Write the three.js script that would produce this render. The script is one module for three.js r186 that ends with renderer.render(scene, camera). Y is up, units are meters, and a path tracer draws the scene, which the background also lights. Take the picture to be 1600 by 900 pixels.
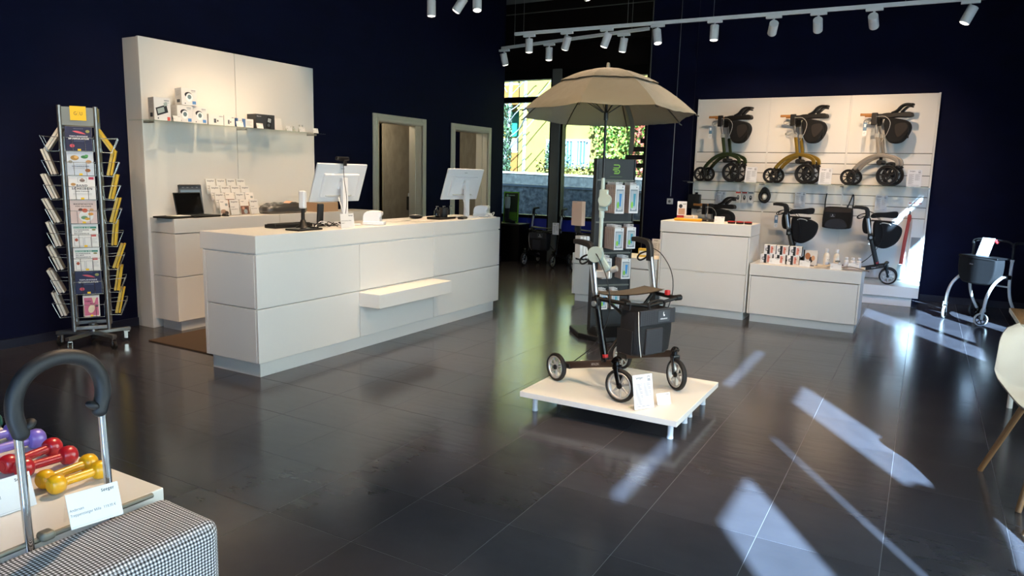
import * as THREE from 'three';
import { Sky } from 'three/addons/objects/Sky.js';
import { RoundedBoxGeometry } from 'three/addons/geometries/RoundedBoxGeometry.js';
import { mergeGeometries } from 'three/addons/utils/BufferGeometryUtils.js';
import { createNoise2D } from 'simplex-noise';

// ---------------------------------------------------------------- camera, sky, sun, exposure
const scene = new THREE.Scene();
const camera = new THREE.PerspectiveCamera(43.68, 16 / 9, 0.05, 200);
camera.position.set(0, 1.59, 0);
camera.rotation.set(-0.157399, 0.515687, 0.0252293, 'YXZ');
scene.add(camera);

const SUN_TO = new THREE.Vector3(0.53 * 0.8396, 0.5432, 0.848 * 0.8396).normalize();
const sky = new Sky();
sky.name = 'sky';
sky.scale.setScalar(150);
sky.material.uniforms.turbidity.value = 10;
sky.material.uniforms.rayleigh.value = 0.3;
sky.material.uniforms.mieCoefficient.value = 0.006;
sky.material.uniforms.mieDirectionalG.value = 0.75;
sky.material.uniforms.sunPosition.value.copy(SUN_TO).multiplyScalar(1000);
scene.add(sky);
scene.environmentIntensity = 1.25;
scene.backgroundIntensity = 1.25;

const sun = new THREE.DirectionalLight(new THREE.Color(0.62, 0.96, 1.33), 86);
sun.name = 'sun';
sun.target.position.set(-1, 0, -5);
sun.position.copy(SUN_TO).multiplyScalar(40).add(sun.target.position);
sun.castShadow = true;
Object.assign(sun.shadow.camera, { left: -16, right: 16, top: 16, bottom: -16, near: 1, far: 90 });
sun.shadow.mapSize.set(2048, 2048);
sun.shadow.radius = 1.3;
scene.add(sun, sun.target);

const renderer = new THREE.WebGLRenderer({ antialias: true });
renderer.toneMapping = THREE.LinearToneMapping;
renderer.toneMappingExposure = 0.67;
renderer.shadowMap.enabled = true;

// ---------------------------------------------------------------- helpers
let seed = 1234567;
const rnd = () => { seed = (seed * 1664525 + 1013904223) >>> 0; return seed / 4294967296; };
const rr = (a, b) => a + (b - a) * rnd();
const V = (x, y, z) => new THREE.Vector3(x, y, z);
const names = new Map();
const numbered = (n) => { const k = names.get(n) ?? 0; names.set(n, k + 1); return k ? n + '_' + String(k).padStart(3, '0') : n; };
const ORD = ['first', 'second', 'third', 'fourth', 'fifth', 'sixth', 'seventh', 'eighth', 'ninth', 'tenth', 'eleventh', 'twelfth'];

function tag(o, label, category, group) {
  o.userData.label = label; o.userData.category = category;
  if (group) o.userData.group = group;
  return o;
}
function P(parent, name, geo, m, pos, rot) {            // one named mesh under its parent
  if (Array.isArray(geo)) geo = merge(geo);
  const o = new THREE.Mesh(geo, m);
  o.name = parent === scene ? numbered(name) : name;
  o.castShadow = o.receiveShadow = true;
  if (pos) o.position.set(...pos);
  if (rot) o.rotation.set(...rot);
  parent.add(o);
  return o;
}
function G(parent, name, pos, rot) {                    // a named group
  const o = new THREE.Group();
  o.name = parent === scene ? numbered(name) : name;
  if (pos) o.position.set(...pos);
  if (rot) o.rotation.set(...rot);
  parent.add(o);
  return o;
}
function thing(name, label, category, pos, turn = 0, group) {
  const o = G(scene, name, pos, [0, turn, 0]);
  return tag(o, label, category, group);
}
function struct(o) { o.userData.kind = 'structure'; return o; }
function copyOf(o, label, pos, turn) {
  const c = o.clone(); c.name = numbered(o.name.replace(/_\d{3}$/, '')); c.userData = { ...o.userData, label };
  if (pos) c.position.set(...pos);
  if (turn !== undefined) c.rotation.set(0, turn, 0);
  scene.add(c); return c;
}
function merge(list) {
  const same = list.every((g) => !!g.index);
  return mergeGeometries(list.map((g) => { const h = same ? g : g.index ? g.toNonIndexed() : g; for (const k of Object.keys(h.attributes)) if (!['position', 'normal', 'uv'].includes(k)) h.deleteAttribute(k); return h; }));
}
const box = (w, h, d, x = 0, y = 0, z = 0) => new THREE.BoxGeometry(w, h, d).translate(x, y, z);
const b2 = (x0, x1, y0, y1, z0, z1) => box(x1 - x0, y1 - y0, z1 - z0, (x0 + x1) / 2, (y0 + y1) / 2, (z0 + z1) / 2);
const rb = (w, h, d, r = 0.003, x = 0, y = 0, z = 0, s = 1) => new RoundedBoxGeometry(w, h, d, s, Math.min(r, w / 2.05, h / 2.05, d / 2.05)).translate(x, y, z);
const rb2 = (x0, x1, y0, y1, z0, z1, r = 0.003, s = 1) => rb(x1 - x0, y1 - y0, z1 - z0, r, (x0 + x1) / 2, (y0 + y1) / 2, (z0 + z1) / 2, s);
const v3 = (p) => p.isVector3 ? p : V(...p);
function rod(a, b, r, r2 = r, n = 10) {                  // a cylinder from a to b
  a = v3(a); b = v3(b);
  const d = b.clone().sub(a), g = new THREE.CylinderGeometry(r2, r, d.length(), n);
  g.applyQuaternion(new THREE.Quaternion().setFromUnitVectors(V(0, 1, 0), d.clone().normalize()));
  return g.translate((a.x + b.x) / 2, (a.y + b.y) / 2, (a.z + b.z) / 2);
}
function tube(pts, r, n = 24, k = 8, closed = false) {
  return new THREE.TubeGeometry(new THREE.CatmullRomCurve3(pts.map(v3), closed, 'centripetal'), n, r, k, closed);
}
function wire(pts, r, k = 6) {                           // straight segments with mitred tubes
  return merge(pts.slice(1).map((p, i) => rod(pts[i], p, r, r, k)).concat(pts.map((p) => new THREE.SphereGeometry(r, k, 4).translate(...(p.isVector3 ? p.toArray() : p)))));
}
// a bar swept along a planar curve (points in x, y) with a rounded cross-section h x w; z is the middle
function bar(pts, h, w, z = 0, n = 20, hEnd = h) {
  const c = new THREE.CatmullRomCurve3(pts.map((p) => V(p[0], p[1], 0)), false, 'centripetal'), K = 12, pos = [], uv = [], idx = [];
  for (let i = 0; i <= n; i++) {
    const p = c.getPointAt(i / n), t = c.getTangentAt(i / n), nx = -t.y, ny = t.x, hh = h + (hEnd - h) * i / n;
    for (let k = 0; k <= K; k++) {
      const a = k / K * Math.PI * 2, ca = Math.cos(a), sa = Math.sin(a), q = 0.45;
      const u = Math.sign(ca) * Math.abs(ca) ** q * hh / 2, v = Math.sign(sa) * Math.abs(sa) ** q * w / 2;
      pos.push(p.x + nx * u, p.y + ny * u, z + v); uv.push(k / K, i / n);
    }
  }
  for (let i = 0; i < n; i++) for (let k = 0; k < K; k++) { const a = i * (K + 1) + k, b = a + K + 1; idx.push(a, a + 1, b, b, a + 1, b + 1); }
  for (const i of [0, n]) {                             // end caps
    const m = pos.length / 3, p = c.getPointAt(i / n); pos.push(p.x, p.y, z); uv.push(0, 0);
    for (let k = 0; k < K; k++) { const a = i * (K + 1) + k; if (i) idx.push(a, a + 1, m); else idx.push(a + 1, a, m); }
  }
  const g = new THREE.BufferGeometry();
  g.setAttribute('position', new THREE.Float32BufferAttribute(pos, 3)); g.setAttribute('uv', new THREE.Float32BufferAttribute(uv, 2)); g.setIndex(idx); g.computeVertexNormals();
  return g;
}
function extr(pts, depth, bevel = 0.004, z0 = 0, seg = 1) { // an outline in x, y with thickness along z
  const s = new THREE.Shape(pts.map((p) => new THREE.Vector2(...p)));
  return new THREE.ExtrudeGeometry(s, { depth: Math.max(depth - 2 * bevel, 0.0005), bevelEnabled: bevel > 0, bevelThickness: bevel, bevelSize: bevel, bevelOffset: -bevel, bevelSegments: seg, curveSegments: 8 }).translate(0, 0, z0 + bevel);
}
function smooth(pts, n = 40, closed = true) {           // a smooth outline through points in x, y
  return new THREE.CatmullRomCurve3(pts.map((p) => V(p[0], p[1], 0)), closed, 'centripetal').getPoints(n).slice(0, closed ? -1 : undefined).map((p) => [p.x, p.y]);
}
const lathe = (pts, n = 20) => new THREE.LatheGeometry(pts.map((p) => new THREE.Vector2(...p)), n);

// ---------------------------------------------------------------- textures and materials
const n2a = createNoise2D(rnd), n2b = createNoise2D(rnd);
function floatTex(w, h, f) {
  const d = new Float32Array(w * h * 4);
  for (let y = 0; y < h; y++) for (let x = 0; x < w; x++) { const o = (y * w + x) * 4; d[o] = d[o + 1] = d[o + 2] = f(x / w, y / h); d[o + 3] = 1; }
  const t = new THREE.DataTexture(d, w, h, THREE.RGBAFormat, THREE.FloatType); t.magFilter = t.minFilter = THREE.LinearFilter; t.wrapS = t.wrapT = THREE.RepeatWrapping; t.needsUpdate = true; return t;
}
function dataTex(w, h, f, srgb) {
  const d = new Uint8Array(w * h * 4);
  for (let y = 0; y < h; y++) for (let x = 0; x < w; x++) { const c = f(x / w, y / h), o = (y * w + x) * 4; for (let k = 0; k < 3; k++) d[o + k] = Math.max(0, Math.min(255, (c.length ? c[k] : c) * 255)); d[o + 3] = 255; }
  const t = new THREE.DataTexture(d, w, h); t.magFilter = THREE.LinearFilter; t.minFilter = THREE.LinearMipmapLinearFilter; t.generateMipmaps = true;
  t.wrapS = t.wrapT = THREE.RepeatWrapping; if (srgb) t.colorSpace = THREE.SRGBColorSpace; t.needsUpdate = true; return t;
}
// noise that repeats over the unit square, by blending
function tileN(f, u, v) { const s = (t) => t * t * (3 - 2 * t), a = s(u), b = s(v); return (f(u, v) * (1 - a) + f(u - 1, v) * a) * (1 - b) + (f(u, v - 1) * (1 - a) + f(u - 1, v - 1) * a) * b; }
const fbm = (u, v, f, o = 4) => { let s = 0, a = 0.5; for (let i = 0; i < o; i++) { s += a * n2a(u * f, v * f + i * 17); f *= 2.03; a *= 0.5; } return s; };
function canvasTex(w, h, draw) {
  const c = document.createElement('canvas'); c.width = w; c.height = h;
  const g = c.getContext('2d'); draw(g, w, h);
  const t = new THREE.CanvasTexture(c); t.colorSpace = THREE.SRGBColorSpace; t.anisotropy = 4; return t;
}
const std = (color, roughness = 0.5, metalness = 0, extra = {}) => new THREE.MeshStandardMaterial({ color, roughness, metalness, ...extra });
const phy = (o) => new THREE.MeshPhysicalMaterial(o);
const printed = (w, h, draw, rough = 0.5) => new THREE.MeshStandardMaterial({ map: canvasTex(w, h, draw), roughness: rough });

const tileColour = dataTex(1024, 1024, (u, v) => {
  const a = tileN((x, y) => fbm(x, y, 3, 5), u, v), s = tileN((x, y) => fbm(x * 0.5 + 3, y, 16, 3), u, v), k = 0.95 + 0.14 * a + 0.05 * s;
  return [0.266 * k, 0.258 * k, 0.276 * k];
}, true);
const tileRough = floatTex(1024, 1024, (u, v) => 0.18 + 0.03 * tileN((x, y) => fbm(x, y, 5, 4), u, v));
const tileBump = floatTex(1024, 1024, (u, v) => 0.5 + 0.34 * tileN((x, y) => fbm(x * 0.22, y, 20, 3), u, v) + 0.16 * tileN((x, y) => fbm(x, y, 9, 2), u, v));
const whiteBump = dataTex(256, 256, (u, v) => 0.5 + 0.3 * tileN((x, y) => fbm(x, y, 30, 3), u, v));
const wallGrain = dataTex(512, 512, (u, v) => { const k = 0.94 + 0.14 * tileN((x, y) => fbm(x, y, 12, 4), u, v); return [k, k, k]; }, true);
const concreteTex = dataTex(512, 512, (u, v) => { const k = 0.8 + 0.4 * tileN((x, y) => fbm(x, y, 6, 5), u, v) + 0.12 * tileN((x, y) => n2b(x * 60, y * 60), u, v); return [0.8 * k, 0.8 * k, 0.78 * k]; }, true);
const plasterTex = dataTex(512, 512, (u, v) => { const k = 0.94 + 0.12 * tileN((x, y) => fbm(x, y, 8, 4), u, v); return [k, k, k]; }, true);
const oakTex = dataTex(256, 512, (u, v) => { const g = 0.5 + 0.5 * Math.sin((u * 9 + 0.9 * tileN((x, y) => fbm(x, y * 0.2, 4, 3), u, v)) * 6.28), k = 0.86 + 0.12 * g + 0.08 * n2b(u * 60, v * 4); return [0.62 * k, 0.45 * k, 0.29 * k]; }, true);
const fabricBump = dataTex(128, 128, (u, v) => 0.5 + 0.25 * Math.sin(u * 6.2832 * 16) + 0.25 * Math.sin(v * 6.2832 * 16));

const M = {
  white: std(0xe6e4df, 0.42, 0, { bumpMap: whiteBump, bumpScale: 0.0002 }),
  whiteSide: std(0xe2e0dc, 0.5),
  navy: phy({ color: 0x090f2d, roughness: 0.85, specularIntensity: 0.35, map: wallGrain }),
  navyTrim: std(0x11162e, 0.5),
  ceiling: std(0x6f716f, 0.9),
  brown: std(0x17100c, 0.32, 0.2),
  frameBlack: std(0x0b0a0a, 0.4, 0.5),
  frameGrey: std(0x77776f, 0.45, 0.4),
  cream: std(0xe2d5ba, 0.5),
  beige: std(0xb3a78f, 0.8, 0, { map: plasterTex }),
  unlitRoom: std(0x1a1917, 0.9),
  grout: std(0x7f7d82, 0.8),
  black: std(0x0d0d0f, 0.45),
  rubber: std(0x121213, 0.65),
  blackGloss: std(0x0a0a0b, 0.18),
  fabricBlack: std(0x0c0d10, 0.85, 0, { bumpMap: fabricBump, bumpScale: 0.0006 }),
  fabricGrey: std(0x272a30, 0.85, 0, { bumpMap: fabricBump, bumpScale: 0.0006 }),
  taupe: std(0x4a3a30, 0.38, 0.35),
  silver: std(0xb9bbbd, 0.28, 0.9),
  steel: std(0x9a9a98, 0.34, 0.85),
  chrome: std(0xdadcdd, 0.08, 1),
  alloy: std(0xc9c9c6, 0.35, 0.6),
  satin: std(0xd6d4cc, 0.45, 0.1),
  plasticWhite: std(0xe8e8ea, 0.35),
  plasticGrey: std(0x8fa09c, 0.45),
  darkBoard: std(0x2b2d2f, 0.55),
  oak: new THREE.MeshStandardMaterial({ map: oakTex, roughness: 0.5 }),
  cork: std(0xa9743d, 0.7),
  red: std(0xa81f22, 0.5),
  yellow: std(0xf0c419, 0.6),
  blue: std(0x1b2a96, 0.6),
  paper: std(0xe9e7e3, 0.8),
  brass: std(0xa88a3c, 0.3, 0.75),
  greenMetal: std(0x39482c, 0.32, 0.5),
  pane: phy({ color: new THREE.Color(1, 1, 1), transmission: 1, roughness: 0, thickness: 0, ior: 1.5 }),
  dimmingPane: phy({ color: new THREE.Color(0.8, 0.81, 0.78), transmission: 1, roughness: 0, thickness: 0, ior: 1.5 }),  // tint added to dim the bright outdoors
  shelfGlass: phy({ color: new THREE.Color(0.92, 0.965, 0.945), transmission: 1, roughness: 0.02, thickness: 0, ior: 1.5 }),
  clearPlastic: phy({ color: 0xffffff, transmission: 1, roughness: 0.05, thickness: 0, ior: 1.45 }),
  blind: phy({ color: 0xfff1de, transmission: 0.95, roughness: 1, thickness: 0 }),
  lens: std(0xffffff, 0.4, 0, { emissive: new THREE.Color(1, 0.93, 0.8), emissiveIntensity: 5 }),
};
// ---------------------------------------------------------------- the shop's shell
const RX = 1.9, LX = -6.73, FZ = 3.2, BZ = -11.33, WZ = -12.0, CY = 4.66;
{ // floor of half-metre tiles
  const floor = struct(G(scene, 'floor'));
  P(floor, 'grout_bed', b2(-9.2, RX + 0.2, -0.15, -0.0012, WZ - 0.1, FZ + 0.2), M.grout);
  camera.updateMatrixWorld(); camera.updateProjectionMatrix();
  const inv = camera.matrixWorldInverse.copy(camera.matrixWorld).invert(), proj = camera.projectionMatrix.clone();
  const tones = [1, 0.9, 1.08].map((k) => new THREE.MeshStandardMaterial({ color: new THREE.Color(k, k, k), map: tileColour, roughnessMap: tileRough, roughness: 1, bumpMap: tileBump, bumpScale: 0.0009 }));
  const variants = [];
  for (let i = 0; i < 8; i++) {
    const g = new THREE.BoxGeometry(0.4974, 0.012, 0.4974).translate(0, -0.006, 0), p = g.attributes.position, uv = g.attributes.uv, ox = rnd(), oz = rnd();
    for (let k = 0; k < p.count; k++) uv.setXY(k, p.getX(k) * 0.45 + ox, p.getZ(k) * 0.45 + oz);
    variants.push(g);
  }
  const spots = [];
  for (let i = -19; i < 4; i++) for (let j = -24; j < 7; j++) {
    const x = i * 0.5 + 0.237, z = j * 0.5 + 0.057;
    if (x > RX + 0.1 || x < -9.1 || z < WZ - 0.05 || z > FZ) continue;
    let seen = false, near = 0;
    for (const [dx, dz] of [[0, 0], [-0.25, -0.25], [0.25, -0.25], [-0.25, 0.25], [0.25, 0.25]]) {
      const q = V(x + dx, 0, z + dz).applyMatrix4(inv); near = -q.z; if (q.z > -0.3) continue;
      q.applyMatrix4(proj); if (Math.abs(q.x) < 1.02 && Math.abs(q.y) < 1.02) seen = true;
    }
    spots.push([x, z, seen ? near : 1000 + near]);
  }
  spots.sort((a, b) => a[2] - b[2]);
  const rest = [];
  spots.forEach(([x, z, d], i) => {
    const g = variants[Math.floor(rnd() * 8)];
    if (i < 290 && d < 1000) P(floor, 'floor_tile', g, tones[Math.floor(rnd() * 3)], [x, 0, z]);
    else rest.push(g.clone().translate(x, 0, z));
  });
  P(floor, 'tile_field', rest, tones[0]).userData.kind = 'stuff';
}
{ // left wall with two door openings, the passage behind it
  const D1 = [-8.985, -7.93], D2 = [-10.89, -9.83], T = 0.2, y = 2.29, w = [];
  const seg = (z0, z1, y0, y1) => w.push(b2(LX - T, LX, y0, y1, z0, z1));
  seg(D1[1], FZ, 0, CY); seg(D2[1], D1[0], 0, CY); seg(-11.4, D2[0], 0, CY); seg(D1[0], D1[1], y, CY); seg(D2[0], D2[1], y, CY);
  struct(P(scene, 'wall_left', w, M.navy));
  struct(P(scene, 'baseboard_left', [b2(LX, LX + 0.015, 0, 0.08, D1[1] + 0.09, FZ), b2(LX, LX + 0.015, 0, 0.08, D2[1] + 0.09, D1[0] - 0.09), b2(LX, LX + 0.015, 0, 0.08, -11.4, D2[0] - 0.09)], M.navyTrim));
  for (const [n, D] of [['door_1', D1], ['door_2', D2]]) {
    const d = struct(G(scene, n));
    const ring = (x0, x1, a) => [rb2(x0, x1, 0, y + a, D[1] - 0.012, D[1] + a, 0.006), rb2(x0, x1, 0, y + a, D[0] - a, D[0] + 0.012, 0.006), rb2(x0, x1, y - 0.012, y + a, D[0] + 0.012, D[1] - 0.012, 0.006)];
    P(d, 'casing', ring(LX, LX + 0.022, 0.085), M.cream);
    P(d, 'casing_step', ring(LX + 0.0, LX + 0.034, 0.03), M.cream);
    P(d, 'lining', [b2(LX - T - 0.03, LX, 0, y, D[1] - 0.02, D[1]), b2(LX - T - 0.03, LX, 0, y, D[0], D[0] + 0.02), b2(LX - T - 0.03, LX, y - 0.02, y, D[0], D[1])], M.cream);
    P(d, 'stop', [b2(LX - 0.12, LX - 0.1, 0, y - 0.02, D[0] + 0.02, D[0] + 0.035), b2(LX - 0.12, LX - 0.1, 0, y - 0.02, D[1] - 0.035, D[1] - 0.02)], M.cream);
  }
  // passage: a pale wall facing the first door, another past the second
  struct(P(scene, 'wall_passage', [b2(-8.2, -8.0, 0, 2.6, -10.95, -9.57), b2(-8.06, -7.98, 0, 2.6, -9.62, -9.57)], M.beige));
  struct(P(scene, 'wall_passage_far', b2(-7.62, LX - T, 0, 2.6, -11.4, -11.34), M.beige));
  struct(P(scene, 'wall_passage_unlit', [b2(-9.3, -9.2, 0, 2.6, -11.4, -6.4), b2(-9.2, LX - T, 0, 2.6, -6.5, -6.4)], M.unlitRoom));  // near-black wall colour stands in for the shade of an unlit room
  struct(P(scene, 'ceiling_passage', b2(-9.3, LX - T, 2.6, 2.7, -11.5, -6.4), M.beige));
  struct(P(scene, 'wall_return', b2(-9.3, LX, 0, CY, -11.42, -11.4), M.navy));
}
{ // back wall right of the shop front window, ceiling, fascia
  struct(P(scene, 'wall_back', b2(-4.0, RX + 0.25, 0, CY, BZ - 0.9, BZ), M.navy));
  struct(P(scene, 'baseboard_back', [b2(-4.0, -3.2, 0, 0.09, BZ, BZ + 0.016), b2(0.06, RX, 0, 0.09, BZ, BZ + 0.016)], M.navyTrim));
  struct(P(scene, 'trim_1', [b2(-4.035, -4.0, 0, 4.2, BZ - 0.68, BZ + 0.012)], M.frameBlack));
  struct(P(scene, 'trim_2', b2(-4.0, -3.985, 0.02, CY, BZ, BZ + 0.01), M.frameGrey));
  struct(P(scene, 'trim_3', [b2(-3.262, -3.256, 0.02, CY, BZ, BZ + 0.006)], M.navyTrim));
  struct(P(scene, 'ceiling', b2(-9.3, RX + 0.25, CY, CY + 0.2, WZ - 0.35, FZ + 0.2), M.ceiling));
  const f = struct(G(scene, 'wall_fascia'));
  P(f, 'upper_panel', b2(-9.3, -4.0, 3.92, CY, WZ - 0.25, WZ + 0.02), M.brown);
  P(f, 'lower_panel', b2(-9.3, -4.0, 3.46, 3.905, WZ - 0.25, WZ + 0.02), M.brown);
  P(f, 'backing', b2(-9.3, -4.0, 3.4, CY, WZ - 0.27, WZ - 0.02), M.frameBlack);
  P(f, 'fascia_rail', b2(-9.3, -4.0, 4.47, 4.485, WZ + 0.02, WZ + 0.032), M.frameGrey);
}
{ // shop window at the back
  const w = struct(G(scene, 'window_1'));
  P(w, 'head_rail', rb2(-9.3, -4.03, 3.3, 3.47, WZ - 0.1, WZ + 0.06), M.frameBlack);
  P(w, 'sill_rail', rb2(-9.3, -4.03, 0.78, 0.84, WZ - 0.1, WZ + 0.06), M.frameBlack);
  P(w, 'transom', rb2(-9.3, -6.04, 2.9, 3.0, WZ - 0.06, WZ + 0.05), M.frameBlack);
  P(w, 'mullion', rb2(-6.01, -5.84, 0.0, 3.46, WZ - 0.08, WZ + 0.12), M.frameGrey);
  P(w, 'mullion_gasket', [b2(-6.06, -6.01, 0.5, 3.46, WZ - 0.08, WZ + 0.07), b2(-5.84, -5.8, 0.5, 3.46, WZ - 0.08, WZ + 0.07)], M.frameBlack);
  P(w, 'jamb', rb2(-4.09, -4.03, 0, 3.9, WZ - 0.1, WZ + 0.4), M.frameBlack);
  P(w, 'pane', b2(-9.3, -6.04, 3.0, 3.3, WZ - 0.012, WZ - 0.004), M.dimmingPane);
  P(w, 'pane', b2(-9.3, -6.04, 0.84, 2.9, WZ - 0.012, WZ - 0.004), M.dimmingPane);
  P(w, 'pane', b2(-5.82, -4.06, 0.84, 3.3, WZ - 0.012, WZ - 0.004), M.dimmingPane);
  P(w, 'spandrel', b2(-9.3, -4.03, 0.57, 0.78, WZ - 0.08, WZ + 0.04), M.blue);
  P(w, 'low_wall', b2(-9.3, -4.03, 0, 0.57, WZ - 0.2, WZ + 0.08), M.frameBlack);
}
{ // unseen glazed street front beside the camera; blinds and gaps shape the sun patches
  const w = struct(G(scene, 'wall_right_unseen'));
  const x0 = RX, x1 = RX + 0.03, F = (y0, y1, a, b) => b2(x0, x1, y0, y1, a, b);
  P(w, 'fascia', [F(3.187, 3.75, -11.5, FZ), F(3.85, CY, -11.5, FZ), F(3.75, 3.85, -11.5, -8.13), F(3.75, 3.85, -7.0, -1.93), F(3.75, 3.85, -0.55, 0.83), F(3.75, 3.85, 1.78, FZ)], M.navy);
  P(w, 'kerb', F(0, 0.12, -11.5, FZ), M.frameBlack);
  P(w, 'pier', [F(0.12, 3.187, -11.5, -8.27), F(0.12, 1.0, -8.27, -7.8), F(0.12, 3.187, -7.8, -7.5), F(0.12, 1.6, -7.5, -6.45), F(2.3, 3.187, -7.5, -6.45), F(0.12, 3.187, -6.45, -6.32), F(0.12, 1.55, -6.32, -5.65), F(2.98, 3.187, -6.32, -5.65)], M.navy);  // unseen piers, cut so their gaps throw the far sun patches
  for (const [a, b] of [[-5.65, -3.7], [-3.7, -1.765], [-1.218, -0.447], [-0.364, 0.284], [0.933, 2.0], [2.0, 3.2]]) {
    P(w, 'unseen_roller_blind', b2(x0 + 0.01, x0 + 0.013, 0.12, 3.187, a + 0.03, b - 0.03), M.blind);  // out of view; holds back the sun and softly lights the counter front
    P(w, 'mullion', F(0.12, 3.187, a, a + 0.035), M.frameBlack); P(w, 'mullion', F(0.12, 3.187, b - 0.035, b), M.frameBlack);
  }
  P(w, 'pane', b2(x1 - 0.008, x1 - 0.002, 0.12, 3.85, -8.27, FZ), M.pane);
  const s = extr(smooth([[-0.33, -0.2], [0.28, -0.2], [0.33, -0.1], [0.31, 0.02], [0.22, 0.1], [0.1, 0.12], [0.02, 0.2], [-0.33, 0.24]], 48), 0.03, 0.004).rotateY(Math.PI / 2);
  const sg = thing('unseen_hanging_board', 'unseen white rounded board inside the street window, trimming a sun patch', 'sign', [RX - 0.06, 1.93, -1.47]);  // out of view, placed to cut the end of a sun patch
  P(sg, 'board', s, M.white); P(sg, 'cord', [rod([0.015, 0.18, -0.15], [0.015, 1.25, -0.15], 0.002), rod([0.015, 0.18, 0.15], [0.015, 1.25, 0.15], 0.002)], M.steel);
}
{ // front behind the camera, out of view: wall with glazing sized for its daylight
  const w = struct(G(scene, 'wall_front_unseen'));
  P(w, 'wall', [b2(-9.3, -0.73, 0, CY, FZ, FZ + 0.14), b2(-0.73, 1.2, 2.6, CY, FZ, FZ + 0.14), b2(1.2, RX + 0.03, 0, CY, FZ, FZ + 0.14)], M.navy);
  for (const x of [-0.7, 1.17]) P(w, 'mullion', b2(x - 0.03, x + 0.03, 0, 2.6, FZ + 0.02, FZ + 0.12), M.frameBlack);
  for (const x of [-0.67]) P(w, 'pane', b2(x, x + 1.81, 0.02, 2.6, FZ + 0.06, FZ + 0.066), M.pane);
}
{ // lamp out of view in the passage, placed to light both doorways
  const l = thing('unseen_ceiling_lamp', 'unseen round lamp on the passage ceiling, lighting the space behind the first door', 'lamp', [-7.4, 2.6, -8.9]);
  P(l, 'body', lathe([[0, -0.002], [0.16, -0.002], [0.16, -0.04], [0.15, -0.045], [0, -0.045]], 28), M.plasticWhite); P(l, 'lamp_glass', lathe([[0, -0.046], [0.15, -0.046], [0.14, -0.07], [0, -0.08]], 28), M.lens);
  const p = new THREE.PointLight(new THREE.Color(1, 0.86, 0.66), 3.6); p.position.set(-7.4, 2.45, -8.9); p.castShadow = true; p.shadow.radius = 4; p.name = 'unseen_passage_lamp'; scene.add(p);
}
{ // cable runs on the navy wall
  const c = thing('cable_conduit', 'thin grey cable running down the navy wall to a socket', 'cable', [-3.545, 0, BZ]);
  P(c, 'cable', rod([0, 1.3, 0.008], [0.012, CY, 0.008], 0.006), M.steel);
  const s = thing('wall_socket', 'small pale surface socket box on navy wall', 'socket', [-3.545, 1.22, BZ]);
  P(s, 'box', rb(0.09, 0.09, 0.05, 0.006, 0, 0, 0.025), M.satin); P(s, 'insert', new THREE.CylinderGeometry(0.022, 0.022, 0.006, 16).rotateX(Math.PI / 2).translate(0, 0, 0.051), M.frameGrey);
}
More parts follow.
